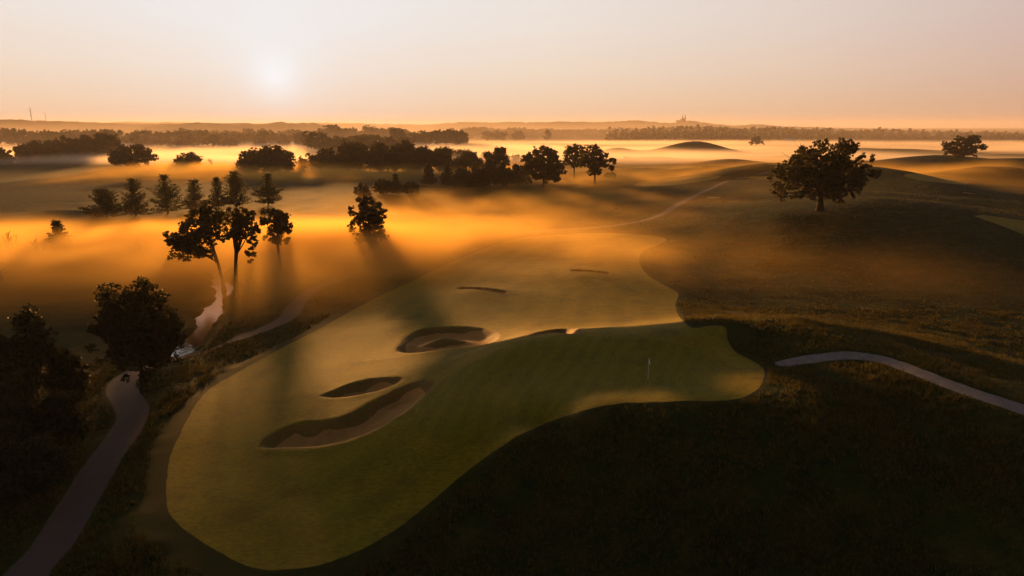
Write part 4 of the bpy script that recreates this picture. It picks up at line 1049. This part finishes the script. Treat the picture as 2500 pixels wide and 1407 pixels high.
def barn(px, py, dist, hx, hy, hw, hr, rz, label, nm='barn'):
    d = ray(px, py); t = dist / d[1]; x = d[0] * t
    root = tag(link(nm, None, loc=(x, dist, float(height(x, dist)) - 0.1)), label, nm); root.rotation_euler = (0, 0, rz)
    s = Soup(); s.box((0, 0, hw / 2), (hx, hy, hw / 2)); s.add(np.array([[hx, -hy, hw], [hx, hy, hw], [hx, 0, hw + hr * 0.9], [-hx, -hy, hw], [-hx, hy, hw], [-hx, 0, hw + hr * 0.9]]), None, [[0, 1, 2], [4, 3, 5]]); link('wall', s.data('wall', M['barn']), root)
    s = Soup()
    for sg in (-1, 1):
        s.add(np.array([[-hx * 1.06, sg * hy * 1.12, hw - 0.12 * hr], [hx * 1.06, sg * hy * 1.12, hw - 0.12 * hr], [hx * 1.06, 0, hw + hr], [-hx * 1.06, 0, hw + hr]]), [[0, 1, 2, 3]])
    link('roof', s.data('roof', M['barn_roof']), root)
    s = Soup(); s.box((hx + 0.1, 0, hw * 0.45), (0.1, hy * 0.35, hw * 0.45)); link('door', s.data('door', M['wood']), root)
barn(1928, 347, 1250, 8, 7, 4.5, 6.0, R(-38), 'small pale-roofed barn in the mist right of the umbrella tree')
barn(1531, 374, 640, 3.2, 1.6, 1.6, 0.7, 0.1, 'faint low shelter in the mist below the left mound', 'shelter')
barn(1791, 356, 900, 4.2, 2.0, 1.6, 0.8, 0.05, 'faint low shelter in the mist left of the umbrella tree', 'shelter')
b = at(2164, 352); s = Soup()
s.tube([(0, 0, -0.3), (0, 0, 3.4)], 0.12, 6); pst = tag(link('course_post', None, loc=b), 'tiny dark post with a round top on the far misty rise', 'post')
link('pole', s.data('pole', M['wood']), pst)
s = Soup(); s.box((0, 0, 3.6), (0.8, 0.3, 0.8)); s.box((0, 0, 2.1), (0.5, 0.25, 0.35)); link('board', s.data('board', M['wood']), pst)

# ------------------------------------------------------------------ flagstick on the green
b = at(1582, 925)
fs = tag(link('flagstick', None, loc=b), 'slim white flagstick with a drooping pale flag on the green', 'flagstick')
s = Soup(); s.tube([(0, 0, -0.1), (0, 0, 1.1), (0, 0, 2.15)], [0.017, 0.016, 0.013], 8); s.tube([(0, 0, 2.15), (0, 0, 2.18), (0, 0, 2.2)], [0.03, 0.03, 0.005], 8); link('pole', s.data('pole', M['white'], True), fs)
u = np.linspace(0, 1, 9); v = np.linspace(0, 1, 9)
U, Vv = np.meshgrid(u, v)
FXx = 0.02 + 0.16 * U * (0.6 + 0.4 * Vv) ; FZ = 2.12 - 0.42 * Vv - 0.30 * U ** 1.3; FY = 0.05 * np.sin(U * 7 + Vv * 2) * U
i = (np.arange(8)[:, None] * 9 + np.arange(8)[None, :]).ravel()
fl = link('flag', mesh_data('flag', np.stack([FXx.ravel(), FY.ravel(), FZ.ravel()], 1), np.stack([i, i + 1, i + 10, i + 9], 1), M['flag'], True), fs)
md = fl.modifiers.new('thick', 'SOLIDIFY'); md.thickness = 0.006
s = Soup(); th = np.linspace(0, 2 * math.pi, 20); s.tube(np.stack([0.054 * np.cos(th), 0.054 * np.sin(th), np.full(20, 0.012)], 1), 0.008, 5); link('cup_rim', s.data('cup_rim', M['white'], True), fs)
# ------------------------------------------------------------------ air: even haze over everything, and banks of ground mist
MIST = True
def volume_mat(name, color, density, aniso, attr=False, absorb=(0, 0, 0)):
    m, n, l, out = new_mat(name)
    v = n.new('ShaderNodeVolumePrincipled')
    v.inputs['Color'].default_value = (*color, 1); v.inputs['Density'].default_value = density / 500.0 if attr else density; v.inputs['Anisotropy'].default_value = aniso
    v.inputs['Absorption Color'].default_value = (*absorb, 1)
    if not attr: v.inputs['Density Attribute'].default_value = ''
    l.new(v.outputs['Volume'], out.inputs['Volume'])
    return m
if MIST:
    s = Soup(); s.box((0, 7000, 49), (15800, 8400, 72))
    M['haze'] = volume_mat('haze_air', (0.95, 0.90, 0.88), 0.6e-4, 0.12)
    hz = link('haze', s.data('haze', M['haze']))
    tag(hz, 'thin morning haze filling the air above the course', 'haze', kind='stuff')

def mist_bank(name, label, x0, x1, y0, y1, z0, z1, cell, res, fn, mat, nscale, namp, soft):
    """a bank of ground mist: its outline and depth are drawn on a flat grid, geometry nodes fill it with vapour"""
    nx = int((x1 - x0) / cell) + 1; ny = int((y1 - y0) / cell) + 1
    X, Y = np.meshgrid(np.linspace(x0, x1, nx), np.linspace(y0, y1, ny))
    top, den = fn(X, Y)
    den = den * 500.0        # stored in larger units, so that the thinnest vapour is not dropped from the grid
    i = (np.arange(ny - 1)[:, None] * nx + np.arange(nx - 1)[None, :]).ravel()
    me = mesh_data(name, np.stack([X.ravel(), Y.ravel(), np.zeros(X.size)], 1), np.stack([i, i + 1, i + nx + 1, i + nx], 1), mat)
    for an, arr in (('mist_top', top), ('mist_density', den)):
        at_ = me.attributes.new(an, 'FLOAT', 'POINT'); at_.data.foreach_set('value', arr.ravel().astype(np.float32))
    o = tag(link(name, me), label, 'mist', kind='stuff')
    g = bpy.data.node_groups.new(name + '_vapour', 'GeometryNodeTree')
    g.interface.new_socket('Geometry', in_out='INPUT', socket_type='NodeSocketGeometry')
    g.interface.new_socket('Geometry', in_out='OUTPUT', socket_type='NodeSocketGeometry')
    N, Lk = g.nodes, g.links
    gi, go = N.new('NodeGroupInput'), N.new('NodeGroupOutput')
    pos = N.new('GeometryNodeInputPosition'); sep = N.new('ShaderNodeSeparateXYZ'); Lk.new(pos.outputs[0], sep.inputs[0])
    cmb = N.new('ShaderNodeCombineXYZ'); Lk.new(sep.outputs[0], cmb.inputs[0]); Lk.new(sep.outputs[1], cmb.inputs[1])
    def sample(attr):
        na = N.new('GeometryNodeInputNamedAttribute'); na.data_type = 'FLOAT'; na.inputs['Name'].default_value = attr
        sn = N.new('GeometryNodeSampleNearestSurface'); sn.data_type = 'FLOAT'
        Lk.new(gi.outputs[0], sn.inputs['Mesh']); Lk.new(na.outputs['Attribute'], sn.inputs['Value']); Lk.new(cmb.outputs[0], sn.inputs['Sample Position'])
        return sn.outputs['Value']
    def math_(op, a, b):
        m = N.new('ShaderNodeMath'); m.operation = op
        for k, v in enumerate((a, b)):
            if isinstance(v, (int, float)): m.inputs[k].default_value = v
            else: Lk.new(v, m.inputs[k])
        return m.outputs[0]
    vm = N.new('ShaderNodeVectorMath'); vm.operation = 'MULTIPLY'; vm.inputs[1].default_value = nscale; Lk.new(pos.outputs[0], vm.inputs[0])
    nz = N.new('ShaderNodeTexNoise'); nz.inputs['Scale'].default_value = 1.0; nz.inputs['Detail'].default_value = 3.0; nz.inputs['Roughness'].default_value = 0.55; nz.inputs['Distortion'].default_value = 0.6; Lk.new(vm.outputs[0], nz.inputs['Vector'])
    nf = [x for x in nz.outputs if x.name in ('Fac', 'Factor')][0]
    nn = math_('MULTIPLY', math_('SUBTRACT', nf, 0.5), 2.0)
    above = math_('SUBTRACT', math_('ADD', sample('mist_top'), math_('MULTIPLY', nn, namp)), sep.outputs[2])
    mr = N.new('ShaderNodeMapRange'); mr.interpolation_type = 'SMOOTHSTEP'; mr.inputs['From Min'].default_value = -soft; mr.inputs['From Max'].default_value = soft; Lk.new(above, mr.inputs['Value'])
    wisps = N.new('ShaderNodeMapRange'); wisps.inputs['From Min'].default_value = 0.30; wisps.inputs['From Max'].default_value = 0.62; wisps.inputs['To Min'].default_value = 0.15; wisps.inputs['To Max'].default_value = 1.45; Lk.new(nf, wisps.inputs['Value'])
    dens = math_('MULTIPLY', math_('MULTIPLY', mr.outputs['Result'], sample('mist_density')), wisps.outputs['Result'])
    vc = N.new('GeometryNodeVolumeCube')
    vc.inputs['Min'].default_value = (x0, y0, z0); vc.inputs['Max'].default_value = (x1, y1, z1)
    for ax, r in zip('XYZ', res): vc.inputs['Resolution ' + ax].default_value = r
    Lk.new(dens, vc.inputs['Density'])
    sm = N.new('GeometryNodeSetMaterial'); sm.inputs['Material'].default_value = mat
    Lk.new(vc.outputs['Volume'], sm.inputs['Geometry']); Lk.new(sm.outputs['Geometry'], go.inputs[0])
    md = o.modifiers.new('vapour', 'NODES'); md.node_group = g
    return o

def blob(X, Y, px, py, rx, ry, rot=0.0):
    p = at(px, py); ca, sa = math.cos(R(rot)), math.sin(R(rot))
    dx, dy = X - p.x, Y - p.y
    return np.exp(-(((dx * ca + dy * sa) / rx) ** 2 + ((-dx * sa + dy * ca) / ry) ** 2))

def near_mist(X, Y):
    g = height(X, Y)
    v = (0.040 * blob(X, Y, 800, 620, 30, 40, 10) + 0.044 * blob(X, Y, 620, 640, 34, 34) + 0.040 * blob(X, Y, 400, 650, 40, 30) + 0.034 * blob(X, Y, 120, 650, 45, 28)
         + 0.030 * blob(X, Y, 1000, 570, 36, 36) + 0.026 * blob(X, Y, 840, 690, 17, 22, -20) + 0.020 * blob(X, Y, 960, 640, 18, 22, -20) + 0.014 * blob(X, Y, 690, 720, 14, 14) + 0.011 * blob(X, Y, 1250, 525, 45, 36) + 0.014 * blob(X, Y, 1180, 495, 40, 28) + 0.008 * blob(X, Y, 1480, 505, 45, 40)
         + 0.022 * blob(X, Y, 300, 425, 200, 50) + 0.018 * blob(X, Y, 640, 430, 90, 50) + 0.014 * blob(X, Y, 60, 430, 120, 40)
         + 0.012 * blob(X, Y, 1560, 440, 60, 60) + 0.016 * blob(X, Y, 1430, 452, 34, 26) + 0.0022 * blob(X, Y, 1880, 630, 26, 14) + 0.0050 * blob(X, Y, 1430, 610, 26, 34) + 0.0050 * blob(X, Y, 1780, 620, 18, 14) + 0.0012 * blob(X, Y, 2150, 700, 28, 14)
         + 0.020 * blob(X, Y, 200, 780, 30, 22) + 0.014 * blob(X, Y, 640, 760, 16, 14) + 0.012 * blob(X, Y, 2300, 425, 50, 50))
    v = v + 0.010 * sstep(45, 5, X - 0.10 * Y) * sstep(112, 150, Y) * sstep(225, 180, Y) * sstep(-260, -180, X)
    v = v * sstep(86, 128, Y + 0.25 * np.clip(X, -60, 60))
    v = v * np.clip(0.7 + 0.9 * (fbm(X / 42, Y / 42, 81, 4) + 0.3), 0.25, 1.8)
    v = v * (1 - 0.65 * np.exp(-(sdf(creek_xy, X, Y, False, 40) / 9.0) ** 2))
    top = np.maximum(g + 1.6, -2.2 - 2.2 * sstep(150, 225, Y) + 1.8 * sstep(300, 360, Y)) + 1.5 * fbm(X / 55, Y / 55, 83, 3)
    return top, v
def far_mist(X, Y):
    az = np.arctan2(X, Y)
    v = 0.0060 * np.clip(0.55 + 1.3 * (fbm(X / 240, Y / 130, 91, 4) + 0.2), 0.1, 1.8)
    v = v * (1 - sstep(1120, 1420, Y)) * (1 + 0.5 * np.exp(-((az + 0.33) / 0.25) ** 2))
    top = -1.6 + 2.4 * fbm(X / 260, Y / 160, 93, 3)
    return top, v
if MIST:
    M['mist'] = volume_mat('mist_vapour', (0.98, 0.64, 0.16), 1.75, 0.35, True)  # the low sun's orange is put into the vapour's own colour
    M['mist_far'] = volume_mat('far_mist_vapour', (0.98, 0.86, 0.70), 2.2, 0.40, True)
    mist_bank('valley_mist', 'low mist pooling in the creek valley and over the meadow', -260, 260, 66, 570, -11, 11, 4.0, (208, 202, 26), near_mist, M['mist'], (0.042, 0.036, 0.11), 2.2, 4.0)
    mist_bank('far_mist', 'bright mist band lying over the far fields', -1500, 1500, 570, 2300, -11, 8, 34.0, (250, 150, 16), far_mist, M['mist_far'], (0.006, 0.010, 0.05), 1.6, 3.4)
    def distant(X, Y):
        return 6 + 36 * sstep(700, 2200, Y) + 6 * fbm(X / 500, Y / 500, 97, 2), 0.34e-3 * sstep(300, 900, Y) * (1 - 0.85 * sstep(1600, 2900, Y)) * (0.85 + 0.5 * fbm(X / 500, Y / 300, 98, 3))
    M['mist_dist'] = volume_mat('distant_haze_vapour', (0.84, 0.73, 0.66), 1.0, 0.40, True)
    mist_bank('distant_mist', 'thickening haze in front of the far woods and ridges', -3600, 3600, 280, 6600, -12, 120, 90.0, (96, 90, 30), distant, M['mist_dist'], (0.002, 0.003, 0.02), 5.0, 26.0)
    cy.volume_step_rate = 6.0
# ------------------------------------------------------------------ tall rough grass standing on the near slopes
def grass_blades():
    m, n, l, out = new_mat('tall_grass')
    g = n.new('ShaderNodeNewGeometry'); r = n.new('ShaderNodeValToRGB')
    e = r.color_ramp.elements; e.new(0.5)
    for k, (p, c) in enumerate([(0.0, (0.014, 0.028, 0.004)), (0.6, (0.034, 0.046, 0.008)), (1.0, (0.125, 0.095, 0.018))]): e[k].position = p; e[k].color = (*c, 1)
    l.new(g.outputs['Random Per Island'], r.inputs['Fac'])
    d = n.new('ShaderNodeBsdfPrincipled'); d.inputs['Roughness'].default_value = 0.7; d.inputs['Specular IOR Level'].default_value = 0.15; l.new(r.outputs['Color'], d.inputs['Base Color'])
    t = n.new('ShaderNodeBsdfTranslucent'); t.inputs['Color'].default_value = (0.15, 0.115, 0.02, 1)
    ms = n.new('ShaderNodeMixShader'); ms.inputs['Fac'].default_value = 0.25
    l.new(d.outputs['BSDF'], ms.inputs[1]); l.new(t.outputs['BSDF'], ms.inputs[2]); l.new(ms.outputs['Shader'], out.inputs['Surface'])
    return m
M['blades'] = grass_blades()
def grid_at(field, x, y):
    i = np.clip(np.searchsorted(gx, x) - 1, 0, len(gx) - 2); j = np.clip(np.searchsorted(gy, y) - 1, 0, len(gy) - 2)
    fx = (x - gx[i]) / (gx[i + 1] - gx[i]); fy = (y - gy[j]) / (gy[j + 1] - gy[j])
    return (field[j, i] * (1 - fx) + field[j, i + 1] * fx) * (1 - fy) + (field[j + 1, i] * (1 - fx) + field[j + 1, i + 1] * fx) * fy
def tufts(name, label, n, ylo, yhi, hgt, wid, blades, seed, margin, power):
    rng = np.random.default_rng(seed)
    y = ylo + (yhi - ylo) * rng.uniform(0, 1, n * 3) ** power
    x = rng.uniform(-1, 1, n * 3) * (y * 0.80 + 4)
    clump = fbm(x / 3.2, y / 3.2, 61, 2)
    zn = np.minimum(grid_at(mown, x, y), grid_at(np.minimum(sd_creek - 3.5, sd_fair - FCW + 0.1), x, y))
    ok = (zn > margin) & (clump > rng.uniform(-0.55, 0.15, len(x))) & (x > -62 + 0 * x)
    x, y = x[ok][:n], y[ok][:n]
    z = height(x, y) - 0.03
    k = len(x)
    h = hgt * rng.uniform(0.55, 1.35, k) * (1 + 0.5 * fbm(x / 9, y / 9, 63, 2))
    a = rng.uniform(0, 6.283, (k, blades)); spread = rng.uniform(0.15, 0.75, (k, blades))
    bx = x[:, None] + rng.normal(size=(k, blades)) * hgt * 0.28; by = y[:, None] + rng.normal(size=(k, blades)) * hgt * 0.28
    H = h[:, None] * rng.uniform(0.6, 1.1, (k, blades))
    ca, sa = np.cos(a), np.sin(a)
    w = wid * rng.uniform(0.6, 1.3, (k, blades))
    z0 = np.broadcast_to(z[:, None], bx.shape)
    p1 = np.stack([bx - sa * w, by + ca * w, z0], -1); p2 = np.stack([bx + sa * w, by - ca * w, z0], -1)
    p3 = np.stack([bx + ca * H * spread, by + sa * H * spread, z0 + H], -1)
    P = np.stack([p1, p2, p3], 2).reshape(-1, 3)
    tag(link(name, mesh_data(name, P, np.arange(len(P)).reshape(-1, 3), M['blades'])), label, 'grass', kind='stuff')
tufts('tall_grass', 'tall dark fescue on the near hillside and ridge', 52000, 24, 112, 0.40, 0.045, 5, 401, 0.12, 1.25)
tufts('tall_grass', 'tall golden-tipped fescue out on the oak hill and hollow', 10000, 110, 260, 0.34, 0.06, 5, 402, 0.4, 1.3)
